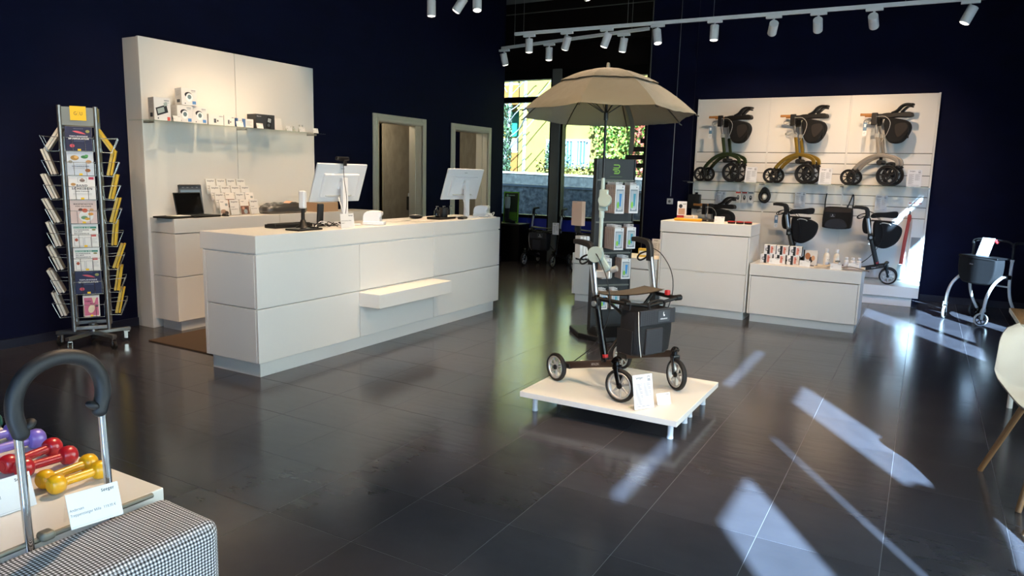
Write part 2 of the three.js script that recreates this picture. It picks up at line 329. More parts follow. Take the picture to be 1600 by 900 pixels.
// ---------------------------------------------------------------- outside the back window
{
  const out = struct(P(scene, 'pavement', b2(-40, 30, -0.3, -0.12, -45, 40), std(0x6d6b66, 0.9, 0, { map: concreteTex })));
  void out;
  const yel = std(0x9a863c, 0.9, 0, { map: plasterTex }), och = std(0x8a5a22, 0.9), grn = std(0x177255, 0.7), wht = std(0xaeaeaa, 0.6), curtain = std(0x8fb3b8, 0.8);
  const ZB = -20;
  const h = thing('apartment_house', 'yellow plastered apartment house across the street', 'building', [0, 0, ZB]);
  P(h, 'wall', [b2(-11.235, -1.5, 0, 11, -6, 0)], yel);
  P(h, 'side_wall', b2(-24, -11.247, 0, 11, -6, -1.2), yel);
  P(h, 'string_course', b2(-11.294, -1.4, 3.578, 3.649, 0, 0.04), yel);
  P(h, 'downpipe', rod([-11.0, 0, 0.06], [-11.0, 11, 0.06], 0.05), wht);
  for (const [x0, x1, y0, y1] of [[-10.235, -8.8, 1.861, 2.602], [-10.235, -8.8, 5.1, 6.4], [-6.941, -5.647, 4.1, 5.4]]) {
    const f = P(h, 'window', [b2(x0, x1, y0 - 0.06, y0, 0, 0.1), b2(x0, x1, y1, y1 + 0.05, 0, 0.06), b2(x0, x0 + 0.08, y0, y1, 0, 0.06), b2(x1 - 0.08, x1, y0, y1, 0, 0.06), b2((x0 + x1) / 2 + 0.2, (x0 + x1) / 2 + 0.32, y0, y1, 0, 0.06)], wht);
    P(f, 'pane', b2(x0 + 0.08, x1 - 0.08, y0, y1, 0.005, 0.02), std(0x55707a, 0.1));
    const c = []; for (let i = 0; i < 12; i++) c.push(rod([x0 + 0.12 + i * (x1 - x0 - 0.24) / 11, y0, 0.025], [x0 + 0.12 + i * (x1 - x0 - 0.24) / 11, y1, 0.025], 0.03, 0.03, 6));
    P(f, 'curtain', c, curtain);
  }
  for (const [y, k] of [[3.896, 0], [1.778, 1]]) {
    const b = P(h, 'balcony', [b2(-12.9, -11.42, y, y + 0.5, -1.2, -0.5), b2(-13, -11.4, y - 0.12, y, -1.2, -0.45)], och);
    P(b, 'rail', [b2(-12.9, -11.42, y + 0.5, y + 0.54, -0.56, -0.5)], wht);
    P(h, 'shutter', b2(-12.3, -11.36, y - 1.08, y - 0.28, -1.2, -1.14), k ? wht : grn);
    P(h, 'shutter', b2(-12.5, -11.32, y - 1.58, y - 1.15, -1.2, -0.9), k ? grn : wht);
  }
  const rw = thing('ramp_wall', 'grey concrete ramp wall with a pale coping outside the window', 'wall', [0, 0, -16.8]);
  const conc = std(0xfff2e2, 0.95, 0, { map: concreteTex });  // concrete tone lightened to offset the shade the front wall stands in
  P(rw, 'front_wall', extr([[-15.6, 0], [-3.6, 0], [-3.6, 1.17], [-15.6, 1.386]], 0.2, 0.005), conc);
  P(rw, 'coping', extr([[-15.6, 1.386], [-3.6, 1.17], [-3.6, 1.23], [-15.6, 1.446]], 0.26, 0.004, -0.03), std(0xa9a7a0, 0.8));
  P(rw, 'rear_wall_shaded', extr([[-15.6, 0], [-3.6, 0], [-3.6, 1.458], [-15.6, 1.722]], 0.2, 0.005, -1.0), std(0x4c4c4a, 0.95, 0, { map: concreteTex }));  // darker copy of the concrete, shade put into its colour
  P(rw, 'rear_coping', extr([[-15.6, 1.722], [-3.6, 1.458], [-3.6, 1.506], [-15.6, 1.782]], 0.26, 0.004, -1.03), std(0xa9a7a0, 0.8));
  // leaves
  function leaves(name, label, cat, n, place, cols, s = 0.05, group) {
    const g = new THREE.PlaneGeometry(1, 0.7, 2, 1); const p = g.attributes.position; for (let i = 0; i < p.count; i++) { if (Math.abs(p.getX(i)) > 0.4) p.setY(i, p.getY(i) * 0.25); p.setZ(i, -Math.abs(p.getX(i)) * 0.25); } g.computeVertexNormals();
    const o = new THREE.InstancedMesh(g, std(0xffffff, 0.7, 0, { side: THREE.DoubleSide }), n), d = new THREE.Object3D(), c = new THREE.Color();
    o.name = numbered(name); o.castShadow = o.receiveShadow = true;
    for (let i = 0; i < n; i++) { const q = place(); d.position.set(...q); d.rotation.set(rr(-1, 1), rr(-1.2, 1.2), rr(0, 6.3)); d.scale.setScalar(s * rr(0.6, 1.4)); d.updateMatrix(); o.setMatrixAt(i, d.matrix); c.set(cols[Math.floor(rnd() * cols.length)]).multiplyScalar(rr(0.7, 1.3)); o.setColorAt(i, c); }
    o.userData.kind = 'stuff'; scene.add(tag(o, label, cat)); return o;
  }
  const gs = ['#5c7a22', '#7c8f2e', '#44611c', '#93a03c'];
  leaves('ivy_leaves', 'sunlit green climber leaves on the yellow wall', 'leaves', 2600, () => { const t = rnd(); return [-8.4 + 3.3 * t + rr(-0.3, 0.3), 1.75 + rnd() * (1.7 + 1.5 * t), ZB + 0.1 + rnd() * 0.5]; }, gs, 0.105);
  leaves('ivy_runners', 'small dry climber leaves below the house window', 'leaves', 700, () => [-10.5 + 2.6 * rnd(), 1.6 + 0.5 * rnd() * rnd(), ZB + 0.08 + rnd() * 0.1], ['#8a7a34', '#6b6a2c', '#a08a45'], 0.07);
  leaves('window_creeper', 'dark leafy stems before the house window', 'leaves', 420, () => [-10.1 + 0.65 * rnd() * (0.4 + rnd()), 1.78 + 0.76 * rnd(), ZB + 0.2 + rnd() * 0.2], ['#4b5a30', '#2f4030'], 0.06);
  leaves('red_shrub', 'red and green shrub behind the window strips', 'shrub', 1500, () => [-7.2 + 1.6 * rnd(), 1.45 + 3.1 * rnd(), -19.2 + rr(-0.3, 0.3)], ['#a5402c', '#8f3a24', '#6f8a2c', '#b8604a'], 0.09);
  leaves('ivy_column', 'dark ivy wrapped round a trunk left of the window view', 'leaves', 1600, () => { const a = rr(0, 6.3), y = 1.36 + 2.2 * rnd(), r = 0.18 + 0.06 * rnd(); return [-10.85 + r * Math.cos(a), y, -18.4 + r * Math.sin(a)]; }, ['#2d3f22', '#3d5230', '#22301c'], 0.075);
  const t = thing('bare_tree', 'bare tree with thin grey branches in front of the yellow house', 'tree', [-10.6, 0, -18.4]);
  const bark = std(0x7d7a76, 0.9), br = [];
  P(t, 'trunk', tube([[-0.2, 0, 0], [-0.2, 1.6, 0], [-0.1, 2.8, 0], [0, 4.6, 0]], 0.055, 20), bark);
  for (let i = 0; i < 14; i++) { const y = 2.0 + i * 0.19, s = i % 2 ? 1 : -1, L = rr(0.5, 1.5); br.push(tube([[-0.15, y, 0], [-0.1 + s * L * 0.35, y + 0.35 * L, rr(-0.2, 0.2)], [s * L * 0.7, y + 0.8 * L, rr(-0.3, 0.3)], [s * L + 0.1, y + 1.2 * L, rr(-0.3, 0.3)]], 0.017, 12, 5)); }
  P(t, 'branches', br, bark);
}
// ---------------------------------------------------------------- white furniture
{ // wall display panel and glass shelf
  const p = thing('wall_panel', 'tall cream-white display panel against the left navy wall', 'panel', [0, 0, 0]);
  P(p, 'core', b2(LX + 0.002, -6.515, 0, 2.765, -6.49, -4.29), M.whiteSide);
  P(p, 'front_board', rb2(-6.515, -6.48, 0.0, 2.77, -5.362, -4.285, 0.004), M.white);
  P(p, 'front_board', rb2(-6.515, -6.48, 0.0, 2.77, -6.495, -5.368, 0.004), M.white);
  const s = thing('glass_shelf', 'long clear glass shelf on the cream wall panel', 'shelf', [0, 0, 0]);
  P(s, 'glass', rb2(-6.478, -6.2, 1.99, 2.0, -6.4, -4.15, 0.002), M.shelfGlass);
  for (const z of [-4.3, -5.365, -6.38]) P(s, 'bracket', b2(-6.479, -6.33, 1.978, 1.989, z - 0.006, z + 0.006), M.steel);
}
function cabinetFronts(o, face, list, g = 0.004) {        // list of [name, a0, a1, y0, y1]; face(a0,a1,y0,y1) gives a box
  for (const [n, a0, a1, y0, y1] of list) P(o, n, face(a0 + g / 2, a1 - g / 2, y0 + g / 2, y1 - g / 2), M.white);
}
{ // low cabinet along the panel
  const c = thing('back_cabinet', 'white sideboard cabinet in front of the cream wall panel', 'cabinet', [0, 0, 0]);
  const X = -6.115, z0 = -7.15, z1 = -4.31;
  P(c, 'carcass', b2(-6.478, X - 0.022, 0.1, 0.945, z0 + 0.02, z1 - 0.02), M.whiteSide);
  P(c, 'plinth', b2(-6.44, X - 0.05, 0, 0.1, z0 + 0.05, z1 - 0.06), M.whiteSide);
  P(c, 'worktop', rb2(-6.478, X, 0.953, 1.09, -5.59, z1), M.white);
  P(c, 'worktop', rb2(-6.478, X, 0.953, 1.09, z0, -5.594), M.white);
  P(c, 'end_panel', rb2(-6.478, X - 0.02, 0.1, 0.529, z1 - 0.02, z1 - 0.002), M.white);
  P(c, 'end_panel', rb2(-6.478, X - 0.02, 0.535, 0.947, z1 - 0.02, z1 - 0.002), M.white);
  cabinetFronts(c, (a, b, y, Y) => rb2(X - 0.02, X - 0.002, y, Y, a, b), [['drawer_front', -5.26, z1, 0.1, 0.53], ['drawer_front', -5.26, z1, 0.535, 0.945], ['drawer_front', -6.2, -5.26, 0.1, 0.53], ['drawer_front', -6.2, -5.26, 0.535, 0.945], ['drawer_front', z0, -6.2, 0.1, 0.53], ['drawer_front', z0, -6.2, 0.535, 0.945]]);
}
{ // sales counter
  const c = thing('sales_counter', 'long white sales counter with panelled front and small ledge', 'counter', [0, 0, 0]);
  const X = -4.257, B = -4.883, z0 = -7.19, z1 = -3.655, S1 = -4.787, S2 = -5.891;
  P(c, 'carcass', b2(B + 0.03, X - 0.022, 0.115, 0.945, z0 + 0.02, z1 - 0.022), M.whiteSide);
  P(c, 'plinth', rb2(B + 0.05, X - 0.035, 0, 0.115, z0 + 0.06, z1 - 0.04, 0.002), M.white);
  P(c, 'worktop', rb2(B, X, 0.957, 1.092, S2 + 0.001, z1), M.white);
  P(c, 'worktop', rb2(B, X, 0.957, 1.092, z0, S2 - 0.001), M.white);
  P(c, 'underside_shadow_gap', b2(B + 0.02, X - 0.012, 0.943, 0.957, z0 + 0.012, z1 - 0.012), M.whiteSide);
  cabinetFronts(c, (a, b, y, Y) => rb2(X - 0.02, X, y, Y, a, b), [['front_panel', S1, z1, 0.115, 0.535], ['front_panel', S1, z1, 0.538, 0.946], ['front_panel', S2, S1, 0.115, 0.535], ['front_panel', S2, S1, 0.538, 0.946], ['front_panel', z0, S2, 0.115, 0.535], ['front_panel', z0, S2, 0.538, 0.946]]);
  for (const [y, Y] of [[0.115, 0.535], [0.538, 0.946]]) P(c, 'end_panel', rb2(B + 0.06, X - 0.025, y + 0.002, Y - 0.002, z1 - 0.02, z1), M.white);
  P(c, 'rear_edge', rb2(B + 0.02, B + 0.05, 0.115, 0.946, z1 - 0.02, z1 - 0.003), M.white);
  P(c, 'bag_ledge', rb2(X + 0.001, -4.02, 0.4, 0.525, -5.868, -4.772, 0.004), M.white);
}
{ // floor mat between counter and sideboard
  tag(P(scene, 'floor_mat', rb2(-6.03, -5.02, 0.001, 0.012, -6.9, -3.93, 0.004), std(0x4a3a2e, 0.95)), 'brown floor mat behind the sales counter', 'mat');
}
function unit(name, label, x0, x1, y, rows, z1 = -8.3, depth = 0.5) {
  const c = thing(name, label, 'display unit', [0, 0, 0], 0, 'white display units before the slat wall'), z0 = z1 - depth;
  P(c, 'carcass', b2(x0 + 0.02, x1 - 0.02, 0.095, y - 0.14, z0, z1 - 0.022), M.whiteSide);
  P(c, 'plinth', b2(x0 + 0.03, x1 - 0.03, 0, 0.095, z0 + 0.03, z1 - 0.045), M.white);
  P(c, 'top', rb2(x0, x1, y - 0.13, y, z0 - 0.005, z1), M.white);
  P(c, 'side_panel', rb2(x0 + 0.002, x0 + 0.02, 0.095, y - 0.134, z0, z1 - 0.004), M.white);
  P(c, 'side_panel', rb2(x1 - 0.02, x1 - 0.002, 0.095, y - 0.134, z0, z1 - 0.004), M.white);
  const h = (y - 0.137 - 0.095) / rows;
  for (let i = 0; i < rows; i++) {
    const d = P(c, 'drawer_front', rb2(x0 + 0.024, x1 - 0.024, 0.095 + i * h + 0.002, 0.095 + (i + 1) * h - 0.003, z1 - 0.022, z1 - 0.003), M.white);
    P(d, 'pull', rb((x1 - x0) * 0.1, 0.006, 0.012, 0.002, (x0 + x1) / 2 - 0.02, 0.095 + (i + 1) * h - 0.008, z1 + 0.002), M.satin);
  }
  return c;
}
unit('display_unit', 'tall two-drawer white display unit with red tins on top', -2.7, -1.655, 1.09, 2);
unit('display_unit', 'low white one-drawer display unit holding bottles and pink boxes', -1.64, -0.5, 0.665, 1);
unit('display_unit', 'low white display unit half hidden behind the dark package stand', -3.83, -2.72, 0.62, 1);
{ // slat wall with ledge
  const w = thing('slat_wall', 'large cream slat-wall display holding rollators', 'display wall', [0, 0, 0]);
  const Z = -11.25, xs = [-3.16, -2.105, -1.03, 0.03], ys = [1.996, 1.846, 1.7, 1.556, 1.413, 1.272, 1.124];
  P(w, 'core', b2(-3.155, 0.025, 0.27, 2.785, BZ + 0.002, Z - 0.014), M.whiteSide);
  P(w, 'groove_back', b2(-3.15, 0.02, 1.0, 2.1, Z - 0.014, Z - 0.012), M.frameGrey);
  P(w, 'side_edge', [rb2(-3.17, -3.15, 0.27, 2.79, BZ + 0.003, Z + 0.012), rb2(0.02, 0.045, 0.27, 2.79, BZ + 0.003, Z + 0.012)], M.white);
  for (let i = 0; i < 3; i++) {
    const a = xs[i] + 0.012, b = xs[i + 1] - 0.012;
    P(w, 'upright', b2(xs[i] + (i ? -0.011 : 0.011), xs[i] + (i ? 0.011 : 0.013), 0.27, 2.785, Z - 0.014, Z - 0.006), M.whiteSide);
    let top = 2.785;
    for (const y of ys) { P(w, 'slat', rb2(a, b, y + 0.005, top, Z - 0.012, Z, 0.002), M.white); top = y - 0.005; }
    P(w, 'slat', rb2(a, b, 0.275, top, Z - 0.012, Z, 0.002), M.white);
  }
  const l = thing('wall_ledge', 'low white ledge along the foot of the slat wall', 'plinth', [0, 0, 0]);
  P(l, 'top_box', rb2(-3.17, 0.042, 0.125, 0.262, BZ + 0.004, -10.56), M.white);
  P(l, 'plinth', rb2(-3.12, -0.03, 0, 0.122, BZ + 0.004, -10.61), M.white);
  const s = thing('rollator_shelf', 'long glass shelf carrying the three upper rollators', 'shelf', [0, 0, 0]);
  P(s, 'glass', rb2(-3.2, 0.015, 1.543, 1.553, Z + 0.001, -10.78, 0.002), M.shelfGlass);
  for (const x of xs) P(s, 'bracket', b2(x - 0.006, x + 0.006, 1.522, 1.542, Z + 0.013, -10.9), M.steel);
}
{ // platform of the rollator in the middle
  const p = thing('display_platform', 'low white platform on short legs under the centre rollator', 'platform', [0, 0, 0]);
  P(p, 'top', rb2(-2.238, -1.16, 0.112, 0.15, -5.088, -4.09, 0.003), M.white);
  for (const [x, z] of [[-1.225, -4.19], [-2.17, -4.19], [-1.235, -4.98], [-2.17, -4.98], [-1.232, -4.52], [-1.24, -4.66], [-2.17, -4.58]]) P(p, 'leg', [rod([x, 0.012, z], [x, 0.112, z], 0.018, 0.018, 16), rod([x, 0, z], [x, 0.012, z], 0.02, 0.02, 16)], M.plasticWhite);
}
// ---------------------------------------------------------------- track lighting
const WARM = new THREE.Color(1, 0.69, 0.42);
function track(label, a, b, y, wires, r = 0.018) {
  const t = thing('light_track', label, 'light track', [0, 0, 0]);
  const A = V(a[0], y, a[1]), B = V(b[0], y, b[1]), d = B.clone().sub(A), ang = Math.atan2(-d.z, d.x);
  P(t, 'rail', rb(d.length(), 0.04, 0.04, 0.003), M.plasticWhite, A.clone().add(B).multiplyScalar(0.5).toArray(), [0, ang, 0]);
  for (const k of wires) { const p = A.clone().lerp(B, k); P(t, 'suspension_wire', rod([p.x, y, p.z], [p.x, CY, p.z], 0.003, 0.003, 5), M.steel); }
  return t;
}
function spot(label, at, to, power, angle = 0.42, s = 1) {  // at: point on the rail
  const o = thing('track_spotlight', label, 'spotlight', at, 0, 'white track spotlights');
  P(o, 'adapter', rb(0.17 * s, 0.03, 0.045, 0.004, 0, -0.036, 0), M.plasticWhite);
  P(o, 'stem', rod([0, -0.045, 0], [0, -0.09, 0], 0.012), M.plasticWhite);
  const d = V(...to).sub(V(...at)).normalize(), h = G(o, 'head', [0, -0.09 - 0.06 * s, 0]);
  h.quaternion.setFromUnitVectors(V(0, -1, 0), d);
  P(h, 'housing', lathe([[0, 0.075], [0.046, 0.075], [0.05, 0.07], [0.05, 0.022], [0.047, 0.02], [0.047, 0.016], [0.05, 0.014], [0.05, -0.095], [0.046, -0.097], [0, -0.097]].map(([x, y]) => [x * s, y * s]), 24), M.plasticWhite);
  P(h, 'lens', lathe([[0, -0.108], [0.025, -0.106], [0.04, -0.101], [0.043, -0.097], [0, -0.097]].map(([x, y]) => [x * s, y * s]), 24), M.lens);
  const L = new THREE.SpotLight(WARM, power * 0.38, 0, angle, 0.7, 2), c = V(at[0], at[1] - 0.09 - 0.06 * s, at[2]);
  L.position.copy(c).addScaledVector(d, 0.125 * s); L.target.position.copy(c).addScaledVector(d, 4); L.castShadow = true; L.shadow.radius = 0.7; L.shadow.bias = -0.0005;
  L.name = 'spot_lamp'; scene.add(L, L.target);
  return o;
}
{
  const Y = 3.45, Z1 = -8.76;
  track('long white light track in front of the slat wall', [-5.02, Z1], [1.6, Z1 - 0.15], Y, [0.02, 0.24, 0.4, 0.7]);
  track('shorter angled white light track near the back window', [-5.75, -9.65], [-3.25, -9.08], Y, [0.1, 0.9]);
  track('white light track above the far end of the counter', [-5.3, -7.0], [1.2, -7.0], 3.6, [0.1, 0.5, 0.9]);
  track('unseen white light track above the middle of the shop', [-5.6, -4.9], [1.2, -4.9], 3.6, [0.1, 0.5, 0.9]);  // this track and the next hang out of view
  track('unseen white light track above the front of the shop', [-5.6, -2.4], [1.2, -2.4], 3.6, [0.1, 0.5, 0.9]);
  const S = 1.0;
  track('unseen white light track close to the cream wall panel', [-5.75, -3.3], [-5.75, -6.3], 3.75, [0.1, 0.9]);  // out of view, placed to light the panel and glass shelf
  [[-3.5, -4.3], [-4.5, -4.9], [-5.3, -5.2], [-6.1, -5.9]].forEach(([z, t], i) => spot(`unseen spotlight close to the cream wall panel, ${ORD[i]} from the front`, [-5.75, 3.75, z], [-6.42, 2.0, t], 11, 0.62, S));
  const names1 = [[829, -4.8, [-4.8, 0, -8.9]], [884, -4.25, [-5.6, 0, -9.4]], [947, -3.7, [-4.9, 0, -8.6]], [1026, -3.04, [-2.4, 0.4, -8.2]], [1113, -2.35, [-2.3, 0.8, -8.6]], [1208, -1.69, [-2.4, 2.15, -11.2]], [1278, -1.22, [-1.4, 2.15, -11.2]], [1366, -0.67, [-0.55, 2.2, -11.2]], [1514, 0.2, [-1.0, 0.6, -8.6]]];
  const sees = ['leftmost spotlight on the long track, shining straight down', 'second spotlight on the long track, tilted to the left', 'third spotlight on the long track, tilted to the left', 'spotlight on the long track just past the shorter track end', 'fifth spotlight on the long track, above the umbrella edge', 'sixth spotlight on the long track, above the slat wall corner', 'seventh spotlight on the long track, above the gold rollator', 'eighth spotlight on the long track, glowing brightly', 'lone spotlight at the far right top of the picture'];
  const pw = [12, 12, 12, 32, 38, 42, 42, 42, 36];
  names1.forEach(([, x, to], i) => spot(sees[i], [x, Y, Z1 - 0.02 * (x + 5)], to, pw[i], 0.5, S));
  spot('leftmost spotlight on the shorter track, beside the navy wall corner', [-5.7, Y, -9.64], [-5.3, 0, -10.6], 20, 0.45, S);
  spot('middle spotlight on the shorter track, pointing down', [-4.85, Y, -9.45], [-4.85, 0, -9.5], 20, 0.45, S);
  spot('rightmost spotlight on the shorter track, tilted away', [-3.62, Y, -9.17], [-4.2, 0, -9.4], 20, 0.45, S);
  // over the counter: three show at the top of the picture
  spot('upright spotlight at top, nearest the display panel', [-5.12, 3.6, -7.0], [-5.12, 0, -7.05], 45, 0.5, S);
  spot('middle of the three spotlights above the far counter, tilted left', [-4.72, 3.6, -7.0], [-6.3, 1.0, -6.3], 36, 0.42, S);
  spot('spotlight of the three above the far counter nearest the window', [-4.5, 3.6, -7.0], [-3.9, 0, -6.2], 60, 0.5, S);
  const more = [[-3.2, -7.0, [-2.2, 0.6, -8.6], 48], [-1.5, -7.0, [-1.2, 0.5, -8.6], 44], [0.2, -7.0, [-0.9, 0.8, -11.2], 40],  // out of view, aimed to light units, counter, platform and foreground table
     [-5.2, -4.9, [-6.45, 1.5, -4.9], 24], [-4.7, -4.9, [-6.45, 1.5, -5.8], 28], [-4.1, -4.9, [-4.55, 1, -4.6], 60], [-3.2, -4.9, [-4.3, 0.6, -5.6], 60], [-2.1, -4.9, [-1.8, 0.4, -4.6], 55], [-0.6, -4.9, [-1.5, 0.3, -4.6], 45], [0.6, -4.9, [0.75, 0.4, -4.9], 13],
    [-5.4, -2.4, [-6.2, 1.2, -3.7], 20], [-4.4, -2.4, [-6.1, 1.0, -3.6], 45], [-3.4, -2.4, [-4.4, 0.6, -3.9], 62], [-2.2, -2.4, [-1.9, 0.8, -0.9], 85], [-1.0, -2.4, [-1.7, 0.5, -4.5], 60], [0.5, -2.4, [-1.5, 0.5, -4.5], 60], [-2.7, -2.4, [-1.8, 0.8, -4.6], 50], [-1.6, -2.4, [-1.85, 2.1, -4.4], 40]];
  more.forEach(([x, z, to, p], i) => spot(`unseen spotlight hung above the picture on the ${z < -6 ? 'counter' : z < -4 ? 'middle' : 'front'} track, ${ORD[x < -6 ? 0 : more.filter((m) => m[1] === z && m[0] <= x).length - 1 + (z === -7 ? 3 : 0)]} from the left`, [x, 3.6, z], to, p, 0.55, S));
}
// ---------------------------------------------------------------- spinner rack with paperbacks
const text = (g, s, x, y, size, color, font = 'sans-serif', weight = 'bold', align = 'center', spacing = 0) => { g.font = `${weight} ${size}px ${font}`; g.fillStyle = color; g.textAlign = align; g.textBaseline = 'middle'; if (spacing) { const w = s.length * spacing; for (let i = 0; i < s.length; i++) g.fillText(s[i], x - w / 2 + (i + 0.5) * spacing, y); } else g.fillText(s, x, y); };
const disc = (g, x, y, r, c, ry = r) => { g.fillStyle = c; g.beginPath(); g.ellipse(x, y, r, ry, 0, 0, 7); g.fill(); };
const lines = (g, x, y, w, n, dy, c, lw = 2) => { g.fillStyle = c; for (let i = 0; i < n; i++) g.fillRect(x, y + i * dy, w * (i % 3 === 2 ? 0.7 : 1), lw); };
const gu = (g, w, h) => { g.fillStyle = '#f3c81a'; g.fillRect(w / 2 - 16, h - 26, 32, 26); };
const covers = {
  muscle: printed(256, 330, (g, w, h) => { g.fillStyle = '#171f49'; g.fillRect(0, 0, w, h); text(g, 'TIEFLIEGENDE', w / 2, 26, 15, '#8a93b5', 'sans-serif', 'normal'); g.fillStyle = '#d5566a'; g.beginPath(); g.moveTo(70, 62); g.quadraticCurveTo(130, 40, 200, 100); g.quadraticCurveTo(120, 95, 70, 62); g.fill(); disc(g, 216, 60, 20, '#9a9a58'); text(g, 'TIEFLIEGENDE', w / 2, 132, 26, '#dfe0ea'); text(g, 'MUSKULATUR', w / 2, 164, 30, '#ffffff'); lines(g, 80, 190, 100, 2, 10, '#8a93b5'); disc(g, 62, 262, 24, '#d9546a'); gu(g, w, h); }),
  pain: printed(256, 330, (g, w, h) => { g.fillStyle = '#c9d6e6'; g.fillRect(0, 0, w, h); disc(g, 76, 90, 40, '#a5803f', 34); disc(g, 90, 80, 20, '#d9b069'); disc(g, 170, 76, 34, '#2f7a45', 22); disc(g, 190, 60, 18, '#4fa25a'); disc(g, 208, 142, 28, '#b68a58', 24); disc(g, 34, 146, 20, '#8d8e84'); disc(g, 196, 262, 26, '#a2652f', 24); text(g, 'IMMUNSYSTEM', w / 2, 180, 14, '#5a6a80', 'sans-serif', 'normal'); text(g, 'SCHMERZFREI', w / 2, 206, 25, '#46597a'); lines(g, 50, 228, 120, 2, 10, '#7d8ba0'); gu(g, w, h); }),
  disc: printed(256, 330, (g, w, h) => { g.fillStyle = '#eef0f2'; g.fillRect(0, 0, w, h); g.strokeStyle = '#9aa0a8'; g.lineWidth = 3; g.strokeRect(92, 28, 84, 64); disc(g, 134, 66, 26, '#7c6b66', 20); disc(g, 134, 46, 12, '#c49a8a'); g.fillStyle = '#cf3f5c'; g.fillRect(196, 18, 50, 34); disc(g, 46, 122, 24, '#b88d4f', 20); text(g, 'BAND', w / 2, 136, 40, '#222b3c'); text(g, 'SCHEIBEN', w / 2, 180, 42, '#222b3c'); text(g, 'Aktiv-Training', w / 2, 216, 20, '#444c58'); lines(g, 40, 248, 180, 2, 14, '#9aa0a8', 3); gu(g, w, h); }),
  fasting: printed(256, 330, (g, w, h) => { g.fillStyle = '#dcc8c4'; g.fillRect(0, 0, w, h); text(g, 'BASENFASTEN', w / 2, 60, 28, '#3d3335'); text(g, 'FÜR GELENKE', w / 2, 92, 24, '#3d3335'); disc(g, 150, 230, 70, '#e9eceb', 76); disc(g, 100, 140, 22, '#6a4a42'); disc(g, 140, 150, 28, '#d0572c'); disc(g, 206, 140, 20, '#c49a70'); disc(g, 196, 200, 26, '#e0a04c', 20); disc(g, 132, 250, 32, '#6a9a72', 24); disc(g, 160, 268, 26, '#dfae3c', 18); gu(g, w, h); }),
  sciatica: printed(256, 330, (g, w, h) => { g.fillStyle = '#f1f3f2'; g.fillRect(0, 0, w, h); g.fillStyle = '#2f8a78'; g.fillRect(18, 42, 222, 26); text(g, 'ISCHIAS & ISG', 20, 56, 24, '#e9f4f0', 'sans-serif', 'bold', 'left'); text(g, 'SCHMERZEN', 20, 88, 25, '#59626b', 'sans-serif', 'bold', 'left'); text(g, 'SELBST', 20, 114, 25, '#59626b', 'sans-serif', 'bold', 'left'); text(g, 'BEHANDELN', 20, 140, 25, '#59626b', 'sans-serif', 'bold', 'left'); disc(g, 214, 86, 20, '#8a8a4c', 12); g.fillStyle = '#c83c3c'; g.fillRect(182, 150, 52, 32); disc(g, 40, 228, 16, '#b3563a', 22); g.strokeStyle = '#8d949c'; g.lineWidth = 3; g.strokeRect(20, 196, 86, 120); g.strokeRect(120, 196, 60, 120); lines(g, 190, 206, 50, 5, 16, '#9aa1a8', 3); gu(g, w, h); }),
  feet: printed(200, 300, (g, w, h) => { g.fillStyle = '#f3ece8'; g.fillRect(0, 0, w, h); g.fillStyle = '#cf6f92'; g.fillRect(14, 30, w - 28, h - 44); g.fillStyle = '#efe3c8'; g.beginPath(); g.moveTo(110, 30); g.lineTo(166, 30); g.lineTo(130, 130); g.fill(); g.beginPath(); g.ellipse(100, 190, 38, 60, 0.3, 0, 7); g.fill(); text(g, 'Füße', 66, 80, 30, '#3d2230', 'sans-serif', 'bold'); text(g, 'to go', 116, 112, 26, '#3d2230'); disc(g, 168, 150, 16, '#5c4750'); gu(g, w, h); }),
};
